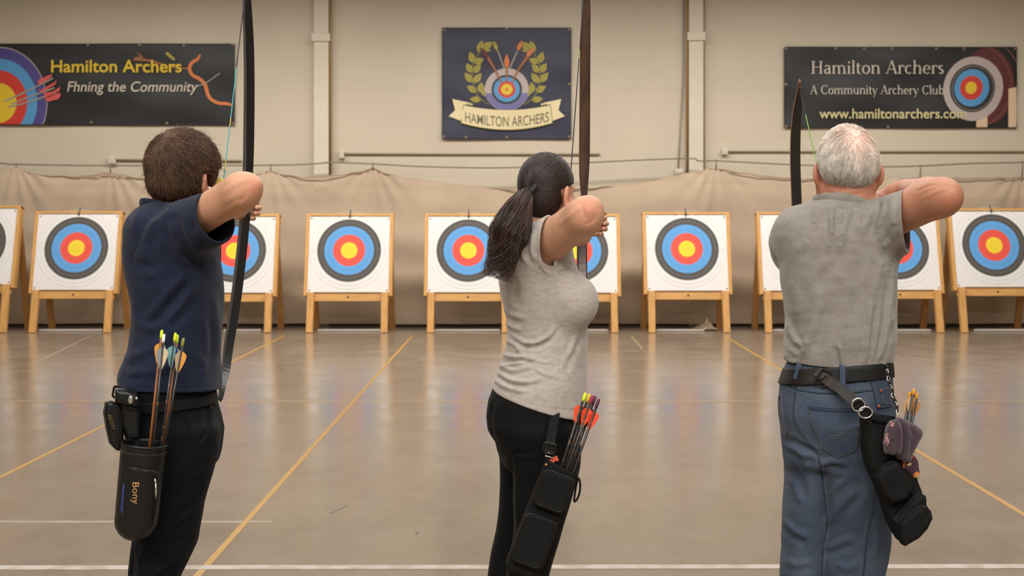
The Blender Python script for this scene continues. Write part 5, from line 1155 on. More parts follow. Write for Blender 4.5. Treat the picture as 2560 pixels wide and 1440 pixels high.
    c = np.ones((len(V), 4), np.float32); c[:, :3] = tint(V)*.9; a.data.foreach_set('color', c.ravel())
    def field(P):
        d = P-crown; return unit(d)+np.array((0, 0, -.9))+.45*np.stack([vnoise(P*30), vnoise(P*30+9), vnoise(P*30+31)], 1)
    n = 13000; rt = sample_surface(V, F, n, lambda C: 1-.88*bald(C)); P = comb(hb, rt, field, rng.uniform(.016, .036, n), 6, .006, .14)
    tone = tint(rt)*(1+.35*vnoise(rt*70)+rng.normal(0, .12, n))[:, None]
    strands('hair_locks', rt, P, rng.uniform(.00035, .0007, n), Mh, ho, tone)
man()
# ------------------------------------------------------------------ bows, arrows, quivers
def polyd(Q, pts):
    """signed distance of 2-D points to a closed outline"""
    P = np.array(pts, float); d = np.full(len(Q), 1e9); ins = np.zeros(len(Q), bool)
    for i in range(len(P)):
        a, b = P[i], P[(i+1) % len(P)]; ab = b-a; t = np.clip((Q-a) @ ab/ab.dot(ab), 0, 1); d = np.minimum(d, np.linalg.norm(Q-a-t[:, None]*ab, axis=1))
        c = (a[1] > Q[:, 1]) != (b[1] > Q[:, 1]); x = a[0]+(Q[:, 1]-a[1])*ab[0]/(ab[1] if abs(ab[1]) > 1e-12 else 1e-12); ins ^= c & (Q[:, 0] < x)
    return np.where(ins, -d, d)
def pad(outline, Y, th, r, yaw=0.0):
    """cushion-like slab Y metres away with a photo outline, th half thickness, r edge rounding, turned yaw degrees about its upright middle"""
    O = np.array(outline, float); c = W(*(O.mean(0)), Y); pts = np.stack([(O[:, 0]-O[:, 0].mean())*Y/FPX, -(O[:, 1]-O[:, 1].mean())*Y/FPX], 1)
    a = math.radians(yaw); ca, sa = math.cos(a), math.sin(a); pts[:, 0] /= max(ca, .3)
    def f(P):
        q = P-c; x, y = q[:, 0]*ca+q[:, 1]*sa, -q[:, 0]*sa+q[:, 1]*ca
        d2 = polyd(np.stack([x, q[:, 2]], 1), pts); e = np.abs(y)-th
        return np.minimum(np.maximum(d2+r, e+r), 0)+np.sqrt(np.maximum(d2+r, 0)**2+np.maximum(e+r, 0)**2)-r
    return f
def pxbox(x0, y0, x1, y1, Y, dy):
    a, b = W(x0, y0, Y), W(x1, y1, Y); return np.minimum(a, b)-np.array((0.02, dy, .02)), np.maximum(a, b)+np.array((0.02, dy, .02))
def band(pts, w, t, wide):
    """flat strap through points, w wide along the wide vectors, t thick"""
    P = np.array(pts, float); n = len(P); T = unit(np.gradient(P, axis=0)); wv = np.array(wide, float); wv = np.broadcast_to(wv, P.shape); wv = unit(wv-T*(wv*T).sum(1)[:, None]); N = np.cross(T, wv); ws = np.broadcast_to(w, (n,))[:, None]/2
    ring = np.stack([P-wv*ws-N*t/2, P+wv*ws-N*t/2, P+wv*ws+N*t/2, P-wv*ws+N*t/2], 1); V = ring.reshape(-1, 3)
    F = [(i*4+k, i*4+(k+1) % 4, (i+1)*4+(k+1) % 4, (i+1)*4+k) for i in range(n-1) for k in range(4)]+[(3, 2, 1, 0), tuple((n-1)*4+k for k in range(4))]
    return V, F
M_LAM = mk('lacquered_limb', srgb(16, 16, 16), rough=.32, coat=.4, var=.2, vscale=30, col2=srgb(58, 42, 28), c2scale=14, c2lo=.66, c2hi=.78)
M_LAMB = mk('limb_belly', srgb(74, 74, 76), rough=.4, var=.35, vscale=24, vstretch=(1, 1, .3))
M_WALN = mk('walnut_limb', srgb(82, 54, 36), rough=.38, coat=.3, var=.3, vscale=18, vstretch=(3, 3, .25), col2=srgb(52, 34, 24), c2scale=9)
M_EDGE = mk('limb_edge', srgb(150, 96, 58), rough=.5); M_TIPW = mk('tip_wood', srgb(150, 104, 78), rough=.5); M_GRIP = mk('grip_leather', srgb(52, 36, 28), rough=.7)
def bow(label, line, face, mats, tipmat, string, smats, turn, grip_i, origin):
    """limbs swept along line [(px, py, Y, width, depth)]; turn: degrees the section is turned; string points"""
    root = empty('bow', origin, label, 'bow')
    L = np.array(line, float); P = np.array([W(*r[:3]) for r in L]); n = 70; C_ = bez(P, n); w = np.interp(np.linspace(0, len(L)-1, n), range(len(L)), L[:, 3]); dp = np.interp(np.linspace(0, len(L)-1, n), range(len(L)), L[:, 4])*(1.4 if abs(turn) > 20 else 1); w = w*(.88 if abs(turn) > 20 else 1)
    T = unit(np.gradient(C_, axis=0)); a = math.radians(turn); ref = np.array((math.cos(a), math.sin(a), 0)); u = unit(ref-T*(T @ ref)[:, None]); v = np.cross(T, u)
    sec = [(-1, .55), (-.72, 1), (.72, 1), (1, .55), (1, -.55), (.72, -1), (-.72, -1), (-1, -.55)] if abs(turn) < 20 else [(-1, .82), (-.92, 1), (.92, 1), (1, .82), (1, -.82), (.92, -1), (-.92, -1), (-1, -.82)]; k = len(sec)
    V = np.stack([C_+u*(w*s/2)[:, None]+v*(dp*t/2)[:, None] for s, t in sec], 1).reshape(-1, 3); F, M = [], []
    for i in range(n-1):
        for j in range(k): F.append((i*k+j, i*k+(j+1) % k, (i+1)*k+(j+1) % k, (i+1)*k+j)); M.append(1 if j in face else 0)
    F += [tuple(range(k))[::-1], tuple((n-1)*k+j for j in range(k))]; M += [0, 0]
    obj('limbs', V, F, mats, root, smooth=False, fm=M)
    gi = grip_i; gp_ = W(*line[gi][:3]); gd = unit(W(*line[gi+1][:3])-W(*line[gi-1][:3]))
    MB().tube([gp_-gd*.06, gp_-gd*.03, gp_+gd*.03, gp_+gd*.06], [.012, .0165, .0165, .012], 14).build('grip', M_GRIP, root, True)
    for e, s in ((0, 1), (-1, -1)):
        p = W(*line[e][:3]); d = unit(W(*line[e][:3])-W(*line[1 if e == 0 else -2][:3]))
        MB().tube([p-d*.028, p-d*.012, p+d*.004, p+d*.012], [line[e][3]*.62, line[e][3]*.64, line[e][3]*.5, .002], 10).build('limb_tip', tipmat, root, True)
    mb = MB()
    for i in range(len(string)-1):
        A, B = W(*string[i]), W(*string[i+1])
        m = 26
        for j in range(m):
            mb.mi = smats(i, j/m); mb.tube([A+(B-A)*j/m, A+(B-A)*(j+1)/m], .0017, 6, caps=False)
    mb.build('bowstring', [C('string_black', 28, 28, 30), C('string_teal', 70, 160, 168), C('string_yellow', 190, 176, 70), C('string_green', 120, 160, 70)], root, True)
    return root
r3 = random.Random(5)
bow('tall black bow with a teal string held by the boy', [(616, -45, 3.74, .012, .014), (617, -15, 3.76, .024, .014), (619, 40, 3.8, .031, .014), (622, 120, 3.86, .035, .015), (623, 220, 3.92, .036, .016), (622, 330, 3.97, .036, .018), (620, 420, 4.0, .033, .02), (614, 520, 4.02, .03, .024), (605, 620, 4.0, .035, .018), (594, 715, 3.96, .036, .016), (583, 795, 3.92, .035, .015), (572, 862, 3.88, .033, .015), (564, 925, 3.83, .03, .014), (556, 968, 3.78, .021, .013), (552, 996, 3.755, .013, .012)],
    (7, 0), [M_LAM, M_LAMB], M_LAM, [(614, -30, 3.74), (552, 512, 3.475), (551, 976, 3.755)], lambda i, t: (0 if i or t < .38 else (2 if r3.random() < .25 else 1 if t < .78 or r3.random() < .4 else 3)), 38, 7, W(614, 520, 4.02))
bow('tall brown wooden bow held upright by the woman', [(1465, -48, 3.75, .01, .012), (1465, -20, 3.77, .02, .012), (1465, 20, 3.8, .029, .013), (1463, 120, 3.87, .034, .014), (1462, 250, 3.93, .036, .015), (1461, 380, 3.97, .037, .016), (1460, 440, 3.98, .032, .02), (1460, 492, 3.99, .02, .026), (1458, 560, 4.0, .022, .03), (1455, 610, 3.99, .034, .018), (1455, 700, 3.96, .036, .016), (1455, 800, 3.9, .032, .014), (1453, 890, 3.84, .024, .013), (1450, 950, 3.78, .012, .012)],
    (), [M_WALN, M_LAMB], M_WALN, [(1461, -40, 3.75), (1420, 528, 3.475), (1450, 944, 3.775)], lambda i, t: 3 if r3.random() < .12 else 0, 8, 8, W(1458, 560, 4.0))
bow('shorter black bow with a brown tip, held by the man left of his head', [(1999, 206, 3.72, .009, .01), (1998, 222, 3.74, .013, .01), (1997, 240, 3.76, .02, .011), (1993, 275, 3.79, .029, .012), (1989, 330, 3.83, .033, .012), (1988, 400, 3.88, .034, .013), (1990, 470, 3.92, .034, .014), (1993, 540, 3.94, .034, .018), (1997, 612, 3.95, .026, .028), (1997, 690, 3.93, .034, .016), (1995, 780, 3.88, .034, .013), (1994, 860, 3.83, .03, .012), (1992, 930, 3.77, .02, .011), (1990, 965, 3.73, .009, .01)],
    (7,), [M_LAM, M_EDGE], M_TIPW, [(2000, 224, 3.735), (2064, 510, 3.52), (1992, 950, 3.745)], lambda i, t: 0 if t < .2 else 3, 9, 8, W(1997, 612, 3.95))

SH_ORG = mk('shaft_amber', srgb(134, 78, 34), rough=.4, var=.3, vscale=40, vstretch=(1, 1, .2)); SH_BLK = mk('shaft_carbon', srgb(34, 30, 30), rough=.35, col2=srgb(130, 76, 36), c2scale=60, c2lo=.62, c2hi=.7)
SH_GREY = mk('shaft_grey', srgb(44, 46, 50), rough=.3)
NEON, NWHT, NOLV, NYEL, NPUR, NPNK, NOCH = C('nock_neon', 214, 232, 40), C('nock_white', 232, 235, 225), C('nock_olive', 138, 134, 56), C('nock_yellow', 226, 196, 50), C('nock_plum', 84, 40, 62), C('nock_crimson', 160, 40, 70), C('nock_ochre', 204, 140, 46)
V_ORG, V_CRM, V_GRY, V_TEAL, V_BLU, V_RED, V_BLK, V_TAN, V_BRN, V_YEL = C('vane_orange', 216, 148, 62), C('vane_cream', 206, 184, 148), C('vane_grey', 150, 158, 162), C('vane_teal', 120, 172, 172), C('vane_blue', 44, 84, 158), C('vane_red', 228, 74, 40), C('vane_black', 34, 32, 34), C('vane_tan', 188, 150, 104), C('vane_brown', 170, 118, 66), C('vane_yellow', 246, 224, 110)
def arrow(label, nock, tail, shaft, nm, vanes, roll=0.0, group=None, vl=.062, vh=.0145, nl=.024, gap=.012, r=.0036):
    """arrow from its nock (px, py, Y) down to its far end; vanes: three materials"""
    A, B = W(*nock), W(*tail); d = unit(B-A); root = empty('arrow', B, label, 'arrow', group)
    MB().tube([A+d*nl*.8, B], r, 10).build('shaft', shaft, root, True)
    MB().tube([A, A+d*.003, A+d*nl*.7, A+d*nl], [r*.7, r*1.15, r*1.25, r*1.05], 10).build('nock', nm, root, True)
    u = unit(np.cross(d, (0, 1, 0))); v = np.cross(d, u)
    for k in range(3):
        a = math.radians(roll+120*k); e = u*math.cos(a)+v*math.sin(a); s = np.cross(d, e)*.0005; o = A+d*(nl+gap); P = []
        for t in np.linspace(0, 1, 14): P.append((t, vh*min(1, (1-(1-min(t/.22, 1))**2))*max(0, 1-max(0, (t-.22)/.78)**1.5)))
        V = [o+d*vl*t+e*(r*.8)+s*q for q in (-1, 1) for t, h in P]+[o+d*vl*t+e*(r*.8+h)+s*q for q in (-1, 1) for t, h in P]; m = 14; F = []
        for i in range(m-1): F += [(i, i+1, 2*m+i+1, 2*m+i), (m+i+1, m+i, 3*m+i, 3*m+i+1), (2*m+i, 2*m+i+1, 3*m+i+1, 3*m+i)]
        obj('vane', V, F, vanes[k], root, smooth=False)
    return root
t_ = empty('finger_tab', W(549, 476, 3.44), 'yellow finger tab beside the cheek of the boy, behind the string', 'finger tab')
put('tab_leather', pad([(535, 478), (537, 462), (541, 450), (548, 444), (556, 446), (563, 455), (562, 470), (556, 490), (546, 498), (538, 494)], 3.44, .004, .003), *pxbox(525, 435, 575, 510, 3.44, .03), .0018, mk('yellow_leather', srgb(238, 210, 104), rough=.55), t_)
Q = 'arrows in the quiver of the boy'
arrow('amber arrow with a neon nock, leftmost in the quiver of the boy', (405, 825, 3.14), (356, 1290, 3.15), SH_ORG, NEON, (V_ORG, V_GRY, V_ORG), 195, Q)
arrow('dark arrow with a white nock and cream vane in the quiver of the boy', (410, 835, 3.125), (366, 1290, 3.14), SH_BLK, NWHT, (V_CRM, V_GRY, V_CRM), 10, Q)
arrow("dark arrow with a neon nock and teal vane in the boy's quiver", (439, 832, 3.15), (382, 1285, 3.15), SH_BLK, NEON, (V_TEAL, V_BLU, V_TEAL), 175, Q)
arrow('amber arrow with a neon nock and blue vane in the quiver of the boy', (444, 837, 3.165), (388, 1285, 3.16), SH_ORG, NEON, (V_BLU, V_BLU, V_CRM), 60, Q)
arrow('arrow with an olive nock, rightmost in the quiver of the boy', (459, 845, 3.15), (380, 1285, 3.17), SH_BLK, NOLV, (V_ORG, V_CRM, V_CRM), 5, Q)
Q = 'arrows in the quiver of the woman'
for lab, n_, t_, nm, vs, ro in (('arrow with a bright yellow nock, leftmost in the quiver of the woman', (1464, 982, 3.12), (1350, 1330, 3.13), NEON, (V_BLK, V_RED, V_BLK), 60), ('arrow with an amber nock in the quiver of the woman', (1474, 985, 3.14), (1356, 1330, 3.14), NYEL, (V_BLK, V_RED, V_BLK), 100),
        ("arrow with a crimson nock in the middle of the woman's quiver", (1482, 988, 3.11), (1362, 1332, 3.12), NPNK, (V_RED, V_BLK, V_RED), 150), ('arrow with a dark plum nock, second from the right in her quiver', (1489, 990, 3.14), (1370, 1334, 3.14), NPUR, (V_BLK, V_BLK, V_RED), 35),
        ("arrow with a plum nock and wide red vanes, rightmost in the woman's quiver", (1498, 997, 3.11), (1378, 1336, 3.12), NPUR, (V_RED, V_RED, V_BLK), 15)):
    arrow(lab, n_, t_, SH_BLK, nm, vs, ro, Q, .054, .0135)
Q = 'arrows in the quiver of the man'
for lab, n_, t_, vs, ro in (('black arrow with an ochre nock, leftmost in the quiver of the man', (2275, 980, 3.16), (2240, 1200, 3.17), (V_TAN, V_TAN, V_BRN), 170), ('black arrow with an ochre nock, tallest in the quiver of the man', (2285, 972, 3.15), (2246, 1200, 3.16), (V_BRN, V_TAN, V_TAN), 90), ('black arrow with an ochre nock, rightmost in the quiver of the man', (2293, 982, 3.16), (2254, 1200, 3.17), (V_BRN, V_BRN, V_TAN), 10)):
    arrow(lab, n_, t_, SH_GREY, NOCH, vs, ro, Q, .046, .0115, .018, .004, .0042)

M_LEA = mk('black_vinyl', srgb(12, 12, 12), rough=.42, coat=.08, spec=.35, var=.2, vscale=30, bump=.0005, bscale=200); M_NYL = mk('black_nylon', srgb(14, 13, 13), rough=.75, spec=.2, var=.12, vscale=120, bump=.0005, bscale=900)
M_NYL2 = mk('black_canvas', srgb(17, 16, 15), rough=.8, spec=.2, var=.15, vscale=60, bump=.0005, bscale=800); M_CHR = mk('chrome', srgb(200, 196, 190), rough=.2, metal=.95); M_DARKM = mk('dark_metal', srgb(44, 42, 40), rough=.35, metal=.7)
M_GOLD = mk('gold_thread', srgb(186, 138, 84), rough=.5); M_IN = mk('quiver_lining', srgb(16, 15, 15), rough=.5)
def loop(pts, Y, r, m, name, parent):
    return MB().tube([W(x, y, Y) for x, y in pts], r, 8, closed=True).build(name, m, parent, True)
def rrect(cx, cy, hw, hh, rot, rad=6, n=6):
    a = math.radians(rot); o = []
    for sx, sy, a0 in ((1, 1, 0), (-1, 1, 90), (-1, -1, 180), (1, -1, 270)):
        for k in range(n):
            t = math.radians(a0+90*k/(n-1)); x, y = sx*(hw-rad)+rad*math.cos(t), sy*(hh-rad)+rad*math.sin(t); o.append((cx+x*math.cos(a)-y*math.sin(a), cy+x*math.sin(a)+y*math.cos(a)))
    return o
def front(ray, pts, lift, closed=True, n=None):
    o = []
    for x, y in pts:
        h = ray(x, y)
        if h is not None: o.append(h[0]+(h[1] if h[1][1] < 0 else -h[1])*lift)
    return o

# quiver and pouches of the boy
def boy_gear():
    T, Bm = W(361, 1110, 3.14), W(340, 1300, 3.14); ax = unit(T-Bm)
    root = empty('quiver', Bm, 'black tube quiver with gold lettering hanging on the thigh of the boy', 'quiver')
    outer = cone(T, Bm, .061, .056); cut = plane(T, ax); inner = cone(T+ax*.1, Bm, .0565, .0515)
    fn = lambda P: np.maximum(np.maximum(outer(P), cut(P)), -inner(P)); lo, hi = pxbox(280, 1080, 430, 1390, 3.14, .09)
    tb = put('tube', fn, lo, hi, .0022, M_LEA, root, origin=None)
    u = unit(np.cross(ax, (0, 1, 0))); v = np.cross(ax, u)
    MB().tube([T+.0588*(u*math.cos(t)+v*math.sin(t)) for t in np.linspace(0, 6.283, 48, endpoint=False)], .0042, 8, closed=True).build('rim', M_LEA, root, True)
    pb = pad([(322, 1166), (345, 1168), (375, 1176), (390, 1188), (391, 1230), (385, 1290), (378, 1326), (340, 1328), (304, 1318), (306, 1260), (312, 1200), (314, 1176)], 3.08, .06, .012)
    pf = lambda P: smax(off(outer, .009)(P), pb(P), .008)
    pk = put('pocket', lambda P: np.maximum(pf(P), -(outer(P)+.002)), lo, hi, .0022, M_LEA, root)
    ray = ray_on(pk)
    t = front(ray, [(324, 1172), (350, 1174), (374, 1182), (385, 1194), (386, 1240), (380, 1300)], .0006); MB().tube(t, .0012, 6).build('piping', M_NYL, pk, True)
    V, F = text2d('Bony', (0, 0, 1, 1), .0); V2 = [(326+(1-y)*22, 1206+x*54) for x, y in V]
    P3 = []
    for x, y in V2: h = ray(x, y); P3.append(h[0]+np.array((0, -.0008, 0)) if h else W(x, y, 3.07))
    obj('lettering', P3, F, M_GOLD, pk, smooth=False)
    rq = ray_on(tb); q = [(309, 1206), (313, 1212), (313, 1290), (310, 1296), (303, 1272), (306, 1240)]; ps = front(rq, q, .0025)
    if len(ps) > 3: obj('blue_panel', ps, [tuple(range(len(ps)))], mk('blue_vinyl', srgb(40, 56, 120), rough=.5), root)
    zt = front(rq, [(388, 1200), (390, 1225), (388, 1250), (385, 1275), (380, 1310)], .003); MB().tube(zt if len(zt) > 2 else [W(388, 1200, 3.09), W(385, 1300, 3.09)], .0016, 6).build('zipper', M_DARKM, root, True)
    MB().tube([W(387, 1197, 3.075), W(389, 1208, 3.072)], .0028, 8).build('zip_slider', M_CHR, root, True)
    MB().tube([W(389, 1208, 3.072), W(390, 1228, 3.072), W(389, 1245, 3.074)], [.002, .003, .0015], 8).build('zip_pull', M_CHR, root, True)
    st = [T+ax*(-.018)+.0605*(u*math.cos(a)+v*math.sin(a)) for a in np.linspace(0, 6.283, 90, endpoint=False)]; mb = MB()
    for i in range(0, 90, 2): mb.tube([st[i], st[i+1]], .0007, 4)
    o = mb.build('stitching', C('grey_thread', 110, 106, 100), root, True); o['kind'] = 'stuff'
    V, F = band([W(338, 1000, 3.195), W(338, 1050, 3.19), W(336, 1100, 3.185), W(335, 1120, 3.18)], .03, .003, (1, -.2, 0)); obj('hanger_strap', V, F, M_NYL, root, smooth=False)
    # box pouch on the belt
    r2 = empty('belt_pouch', W(320, 1100, 3.2), 'square black flap pouch on the belt at the back of the boy', 'pouch')
    body = pad([(291, 985), (345, 990), (347, 1096), (318, 1100), (300, 1060)], 3.2, .035, .012, 20); put('pouch_body', body, *pxbox(270, 960, 370, 1120, 3.2, .09), .0025, M_LEA, r2)
    fl = pad([(292, 970), (318, 972), (340, 982), (345, 1000), (344, 1018), (318, 1012), (291, 1002)], 3.18, .042, .012, 20); fo = put('flap', fl, *pxbox(270, 950, 370, 1040, 3.18, .09), .0025, M_LEA, r2)
    ry = ray_on(fo); 
    for x, y, a, rr in ((326, 1000, 1.0, .0075), (341, 996, 1.0, .0045)):
        h = ry(x, y); p = h[0] if h else W(x, y, 3.12)
        mb = MB(); V, F = [], []
        mb.lathe(p, (0, -1, .05), [(0, rr), (.002, rr*.95), (.0035, rr*.5), (.0035, 0)], 14); 
        if rr > .006: mb.V = [(v_[0], v_[1], p[2]+(v_[2]-p[2])*1.6) for v_ in mb.V]
        mb.build('snap', M_CHR, r2, True)
    t = front(ry, [(294, 976), (318, 978), (336, 988), (340, 1012)], .0008)
    if len(t) > 2: MB().tube(t, .0012, 6).build('piping', M_NYL, r2, True)
    loop(rrect(277+14, 980, 8, 14, 10, 6), 3.2, .003, M_NYL, 'belt_loop', r2)
    # oval case
    r3_ = empty('belt_pouch', W(292, 1130, 3.15), 'rounded black zip case with gold scribble hanging behind the boy', 'pouch')
    case = pad([(268, 1004), (278, 1000), (294, 1010), (301, 1030), (303, 1070), (304, 1108), (300, 1128), (290, 1126), (276, 1108), (269, 1070), (264, 1030)], 3.15, .02, .012, 32)
    co = put('case_body', case, *pxbox(245, 985, 330, 1150, 3.15, .09), .0022, M_LEA, r3_); rc = ray_on(co)
    t = front(rc, [(268, 1008), (276, 1006), (289, 1014), (296, 1034), (298, 1075), (299, 1110), (294, 1122), (286, 1118), (276, 1098), (270, 1060), (266, 1030)], .001)
    if len(t) > 4: MB().tube(t, .0016, 6, closed=True).build('piping', M_NYL, r3_, True)
    mb = MB()
    for k in range(7):
        x0, y0 = 271+k*1.8, 1037+k*5.5; s = front(rc, [(x0+r3.uniform(-3, 3)+i*1.3, y0+r3.uniform(-3, 3)) for i in range(6)], .0006)
        if len(s) > 2: mb.tube(s, .0006, 5)
    mb.build('scribble', C('scribble_gold', 150, 112, 54), r3_, True)['kind'] = 'stuff'
    V, F = band([W(303, 1014, 3.165), W(312, 1022, 3.18), W(318, 1040, 3.175)], .012, .003, (0, 0, 1)); obj('hanger_tab', V, F, M_NYL, r3_, smooth=False)
boy_gear()

def woman_gear():
    root = empty('quiver', W(1308, 1420, 3.14), 'slanted black canvas quiver with two zip pockets on the thigh of the woman', 'quiver')
    T, Bm = W(1405, 1163, 3.145), W(1309, 1410, 3.145); u = unit(T-Bm); n = np.array((0, -1.0, 0)); s = np.cross(n, u); s = -s if s[0] < 0 else s; R = np.stack([s, n, u], 1); c = (T+Bm)/2; hl = np.linalg.norm(T-Bm)/2
    o1 = rbox(c, (.0475, .036, hl+.03), R, .022); i1 = rbox(c+u*.05, (.0435, .032, hl+.06), R, .02); rim = lambda P: (P-T) @ unit(u+s*.12)
    tb = put('tube', lambda P: np.maximum(np.maximum(o1(P), rim(P)), -i1(P)), *pxbox(1240, 1100, 1480, 1460, 3.145, .07), .0025, M_NYL2, root)
    tb2 = [(1366, 1133), (1392, 1140), (1420, 1158), (1449, 1186), (1430, 1192), (1395, 1172), (1370, 1156)]
    pkts = []
    for k, (cx, cy, hw, hh) in enumerate(((1384, 1228, 45, 49), (1335, 1352, 45, 66))):
        out = rrect(cx, cy, hw, hh, 21.3, 18, 7); p = put('pocket', pad(out, 3.104, .014, .008), *pxbox(cx-90, cy-100, cx+90, cy+100, 3.104, .05), .0025, M_NYL, root); pkts.append(p)
        rp = ray_on(p); t = front(rp, rrect(cx, cy, hw-5, hh-5, 21.3, 16, 9), .0008)
        if len(t) > 8: MB().tube(t, .0016, 6, closed=True).build('piping', M_LEA, p, True)
        t2 = front(rp, rrect(cx, cy, hw-11, hh-11, 21.3, 12, 9), .0004)
        if len(t2) > 8: MB().tube(t2, .0009, 5, closed=True).build('zipper', M_DARKM, p, True)
    MB().lathe(W(1365, 1162, 3.105), (0, -1, 0), [(0, .004), (.002, .0036), (.003, 0)], 10).build('rivet', mk('brass_rivet', srgb(180, 130, 70), rough=.4, metal=.7), root, True)
    loop(bez([(1446, 1192), (1450, 1206), (1450, 1226), (1444, 1246), (1436, 1254), (1437, 1236), (1441, 1212), (1446, 1192)], 30)[:-1], 3.14, .0028, M_LEA, 'side_loop', root)
    V, F = band([W(1389, 1014, 3.27), W(1388, 1036, 3.228), W(1384, 1060, 3.18), W(1377, 1100, 3.142), W(1373, 1124, 3.128)], .026, .0025, (1, 0, .25)); obj('hanger_strap', V, F, M_BELT, root, smooth=False)
    loop(rrect(1374, 1118, 15, 10, 12, 4), 3.12, .0024, M_DARKM, 'buckle', root); loop([(1362, 1131), (1364, 1140), (1382, 1145), (1386, 1134)], 3.12, .0022, M_CHR, 'hook', root)
    r2 = empty('finger_tab', W(1385, 1165, 3.13), 'small orange finger tab tucked in the mouth of the quiver of the woman', 'finger tab')
    f = pad([(1374, 1158), (1372, 1150), (1380, 1144), (1388, 1142), (1392, 1139), (1395, 1147), (1398, 1152), (1386, 1154), (1380, 1164)], 3.13, .004, .002, 15)
    put('tab_leather', f, *pxbox(1360, 1130, 1410, 1175, 3.13, .03), .0016, mk('orange_leather', srgb(206, 84, 50), rough=.6, var=.15, vscale=60), r2)
woman_gear()

def man_gear():
    root = empty('quiver', W(2270, 1350, 3.15), 'black field quiver with bulky pockets slung on the right hip of the man', 'quiver')
    m = pad([(2156, 1046), (2190, 1038), (2232, 1044), (2244, 1062), (2262, 1120), (2288, 1200), (2306, 1250), (2318, 1300), (2290, 1340), (2245, 1352), (2222, 1310), (2206, 1262), (2184, 1206), (2166, 1160), (2156, 1110)], 3.17, .04, .018)
    cav = pad([(2180, 1020), (2232, 1020), (2246, 1070), (2264, 1140), (2270, 1200), (2216, 1200), (2190, 1120)], 3.17, .028, .012)
    put('bag', lambda P: np.maximum(m(P), -cav(P)), *pxbox(2130, 1010, 2340, 1370, 3.17, .07), .003, M_NYL2, root, None, None, soft(30, .0022))
    a = pad([(2186, 1188), (2200, 1168), (2232, 1149), (2240, 1152), (2262, 1186), (2277, 1214), (2276, 1226), (2256, 1248), (2226, 1256), (2206, 1238), (2192, 1210)], 3.122, .026, .014)
    b = pad([(2230, 1298), (2248, 1276), (2282, 1238), (2298, 1230), (2308, 1236), (2311, 1262), (2322, 1272), (2326, 1292), (2314, 1318), (2290, 1342), (2256, 1361), (2246, 1352), (2240, 1330)], 3.115, .03, .014)
    f = pad([(2246, 1306), (2262, 1286), (2300, 1258), (2314, 1262), (2325, 1290), (2312, 1318), (2286, 1344), (2254, 1360), (2247, 1340)], 3.09, .026, .012)
    for i, (fn, ou, Y) in enumerate(((a, [(2188, 1192), (2202, 1174), (2234, 1155), (2256, 1186), (2272, 1216), (2270, 1226)], 3.12), (b, [(2236, 1300), (2250, 1282), (2284, 1244), (2300, 1238)], 3.115), (f, [(2250, 1310), (2266, 1292), (2300, 1266), (2312, 1270), (2320, 1288), (2308, 1314)], 3.09))):
        p = put('pocket', fn, *pxbox(2170, 1130, 2345, 1375, Y, .06), .0026, M_NYL, root, None, None, soft(34, .0022)); rp = ray_on(p); t = front(rp, ou, .0008)
        if len(t) > 3: MB().tube(bez(t, 30), .0015, 6).build('piping', M_LEA, p, True)
    jo = [o for o in bpy.data.objects if o.name.startswith('jeans')][0]; rj = ray_on(jo)
    # leather carrying strap across the hip
    pts = [(2040, 926), (2062, 946), (2090, 966), (2120, 993), (2140, 1013)]; t = []
    for x, y in bez(pts, 24): h = rj(x, y); t.append((h[0] if h else W(x, y, 3.24))+np.array((0, -.013, 0)))
    t = np.array(t); t[:, 1] = np.minimum(t[:, 1], np.linspace(t[0, 1]-.004, 3.17, len(t))+.02); ml = mk('strap_leather', srgb(26, 22, 20), rough=.5, var=.2, vscale=30, spec=.3, col2=srgb(60, 36, 25), c2scale=12, c2lo=.5, c2hi=.72)
    V, F = band(t, .03, .004, np.cross(unit(np.gradient(t, axis=0)), (0, 1, 0))); obj('strap', V, F, ml, root, smooth=False)
    y0 = t[4][1]-.004; loop(rrect(2058, 945, 14, 19, 30, 4), y0, .0028, M_DARKM, 'buckle', root); MB().tube([W(2049, 950, y0-.003), W(2066, 940, y0-.003)], .002, 6).build('buckle_pin', M_DARKM, root, True)
    loop(ell(2146, 1012, 16, 16, 24), 3.125, .0024, M_CHR, 'ring', root); loop(ell(2164, 1031, 17, 14, 24), 3.12, .0024, M_CHR, 'ring', root)
    V, F = band([W(2138, 1004, 3.145), W(2152, 1020, 3.14), W(2170, 1036, 3.135), W(2186, 1052, 3.13)], .03, .006, (.7, 0, .7)); obj('strap_end', V, F, M_NYL, root, smooth=False)
    V, F = band([W(2180, 1042, 3.12), W(2205, 1044, 3.115), W(2228, 1047, 3.115), W(2242, 1050, 3.13)], .016, .004, (0, 0, 1)); obj('collar_band', V, F, M_NYL2, root, smooth=False)
    cp_ = bez([(2218, 924), (2222, 950), (2230, 978), (2238, 1006), (2246, 1034)], 17)
    for i in range(16):
        p, q_ = W(*cp_[i], 3.235-.005*i), W(*cp_[i+1], 3.235-.005*(i+1)); d = unit(q_-p); sd = unit(np.cross(d, (0, 1, 0))) if i % 2 else np.array((.3, -.95, 0)); c = (p+q_)/2
        MB().tube([c+d*.0075*math.cos(x)+sd*.0042*math.sin(x) for x in np.linspace(0, 6.283, 12, endpoint=False)], .0017, 6, closed=True).build('chain_link', M_DARKM if i % 3 else M_CHR, root, True)
    MB().tube([W(2214, 918, 3.25), W(2219, 914, 3.24), W(2221, 922, 3.24), W(2216, 930, 3.25)], .004, 8).build('clip', M_DARKM, root, True)
    tw = empty('towel', W(2250, 1150, 3.1), 'dark purple towel stuffed over the mouth of the quiver of the man', 'towel')
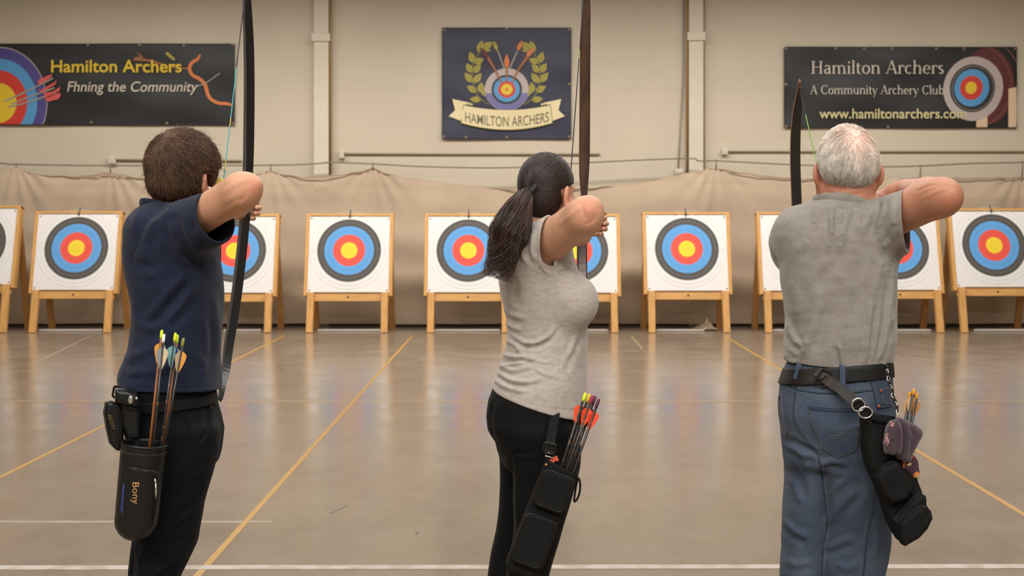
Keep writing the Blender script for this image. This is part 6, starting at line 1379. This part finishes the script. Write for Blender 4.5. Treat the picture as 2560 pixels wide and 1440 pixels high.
    l = pad([(2216, 1066), (2226, 1052), (2244, 1048), (2250, 1070), (2246, 1130), (2232, 1138), (2214, 1132), (2209, 1110), (2211, 1085)], 3.105, .022, .018); rr = pad([(2240, 1042), (2262, 1048), (2288, 1062), (2304, 1076), (2303, 1088), (2290, 1112), (2272, 1152), (2262, 1154), (2246, 1146), (2236, 1120), (2237, 1080)], 3.12, .026, .02)
    Mt = mk('plum_towel', srgb(58, 40, 50), rough=.95, var=.12, vscale=180, bump=.001, bscale=500, sheen=.3)
    put('towel_cloth', union([l, rr], [.004]), *pxbox(2190, 1020, 2325, 1175, 3.11, .06), .0025, Mt, tw, [(5, 4, [(2246, 1060), (2249, 1100), (2244, 1145)]), (-5, 4, [(2256, 1055), (2259, 1100), (2254, 1150)]), (4, 5, [(2266, 1062), (2270, 1100), (2264, 1148)]), (-4, 4, [(2280, 1072), (2286, 1095)]), (-4, 4, [(2216, 1100), (2230, 1104), (2240, 1100)])], None, soft(40, .0025))
    ro = ray_on(tw.children[0]); mp = mk('towel_print', srgb(176, 140, 128), rough=.9, col2=srgb(96, 50, 64), c2scale=160, c2lo=.45, c2hi=.55)
    for q in ([(2225, 1056), (2232, 1053), (2236, 1060), (2234, 1068), (2226, 1064)], [(2214, 1084), (2222, 1083), (2225, 1096), (2224, 1108), (2217, 1116), (2212, 1106)]):
        c = np.mean(q, axis=0); ps = front(ro, [tuple(c+(np.array(x)-c)*k) for k in (1, .5) for x in q], .0012); k = len(q)
        if len(ps) == 2*k: obj('printed_patch', ps, [(i, (i+1) % k, k+(i+1) % k, k+i) for i in range(k)]+[tuple(range(k, 2*k))], mp, tw)
    pc = empty('patterned_cloth', W(2280, 1195, 3.14), 'orange and purple patterned cloth hanging below the towel of the man', 'cloth')
    f2 = pad([(2250, 1130), (2276, 1128), (2286, 1140), (2294, 1160), (2298, 1180), (2292, 1196), (2280, 1192), (2268, 1180), (2254, 1168)], 3.14, .018, .014)
    m2 = mk('patterned_weave', srgb(62, 38, 50), rough=.95, col2=srgb(204, 104, 46), c2scale=32, c2lo=.5, c2hi=.54, bump=.001, bscale=400)
    tt = NT(m2); p = tt.n['Principled BSDF']; src = p.inputs['Base Color'].links[0].from_socket; tc = tt.new('ShaderNodeTexCoord'); nz = tt.new('ShaderNodeTexNoise'); nz.inputs['Scale'].default_value = 47; tt.link(tc.outputs['Object'], nz.inputs[0])
    rp = tt.new('ShaderNodeValToRGB'); rp.color_ramp.elements[0].position = .58; rp.color_ramp.elements[1].position = .61; tt.link(nz.outputs['Fac'], rp.inputs[0]); mx = tt.new('ShaderNodeMixRGB'); mx.inputs[2].default_value = srgb(206, 178, 110); tt.link(rp.outputs[0], mx.inputs[0]); tt.link(src, mx.inputs[1]); tt.link(mx.outputs[0], p.inputs['Base Color'])
    put('cloth_fold', f2, *pxbox(2235, 1110, 2310, 1210, 3.14, .05), .0025, m2, pc, None, None, soft(50, .003))
man_gear()
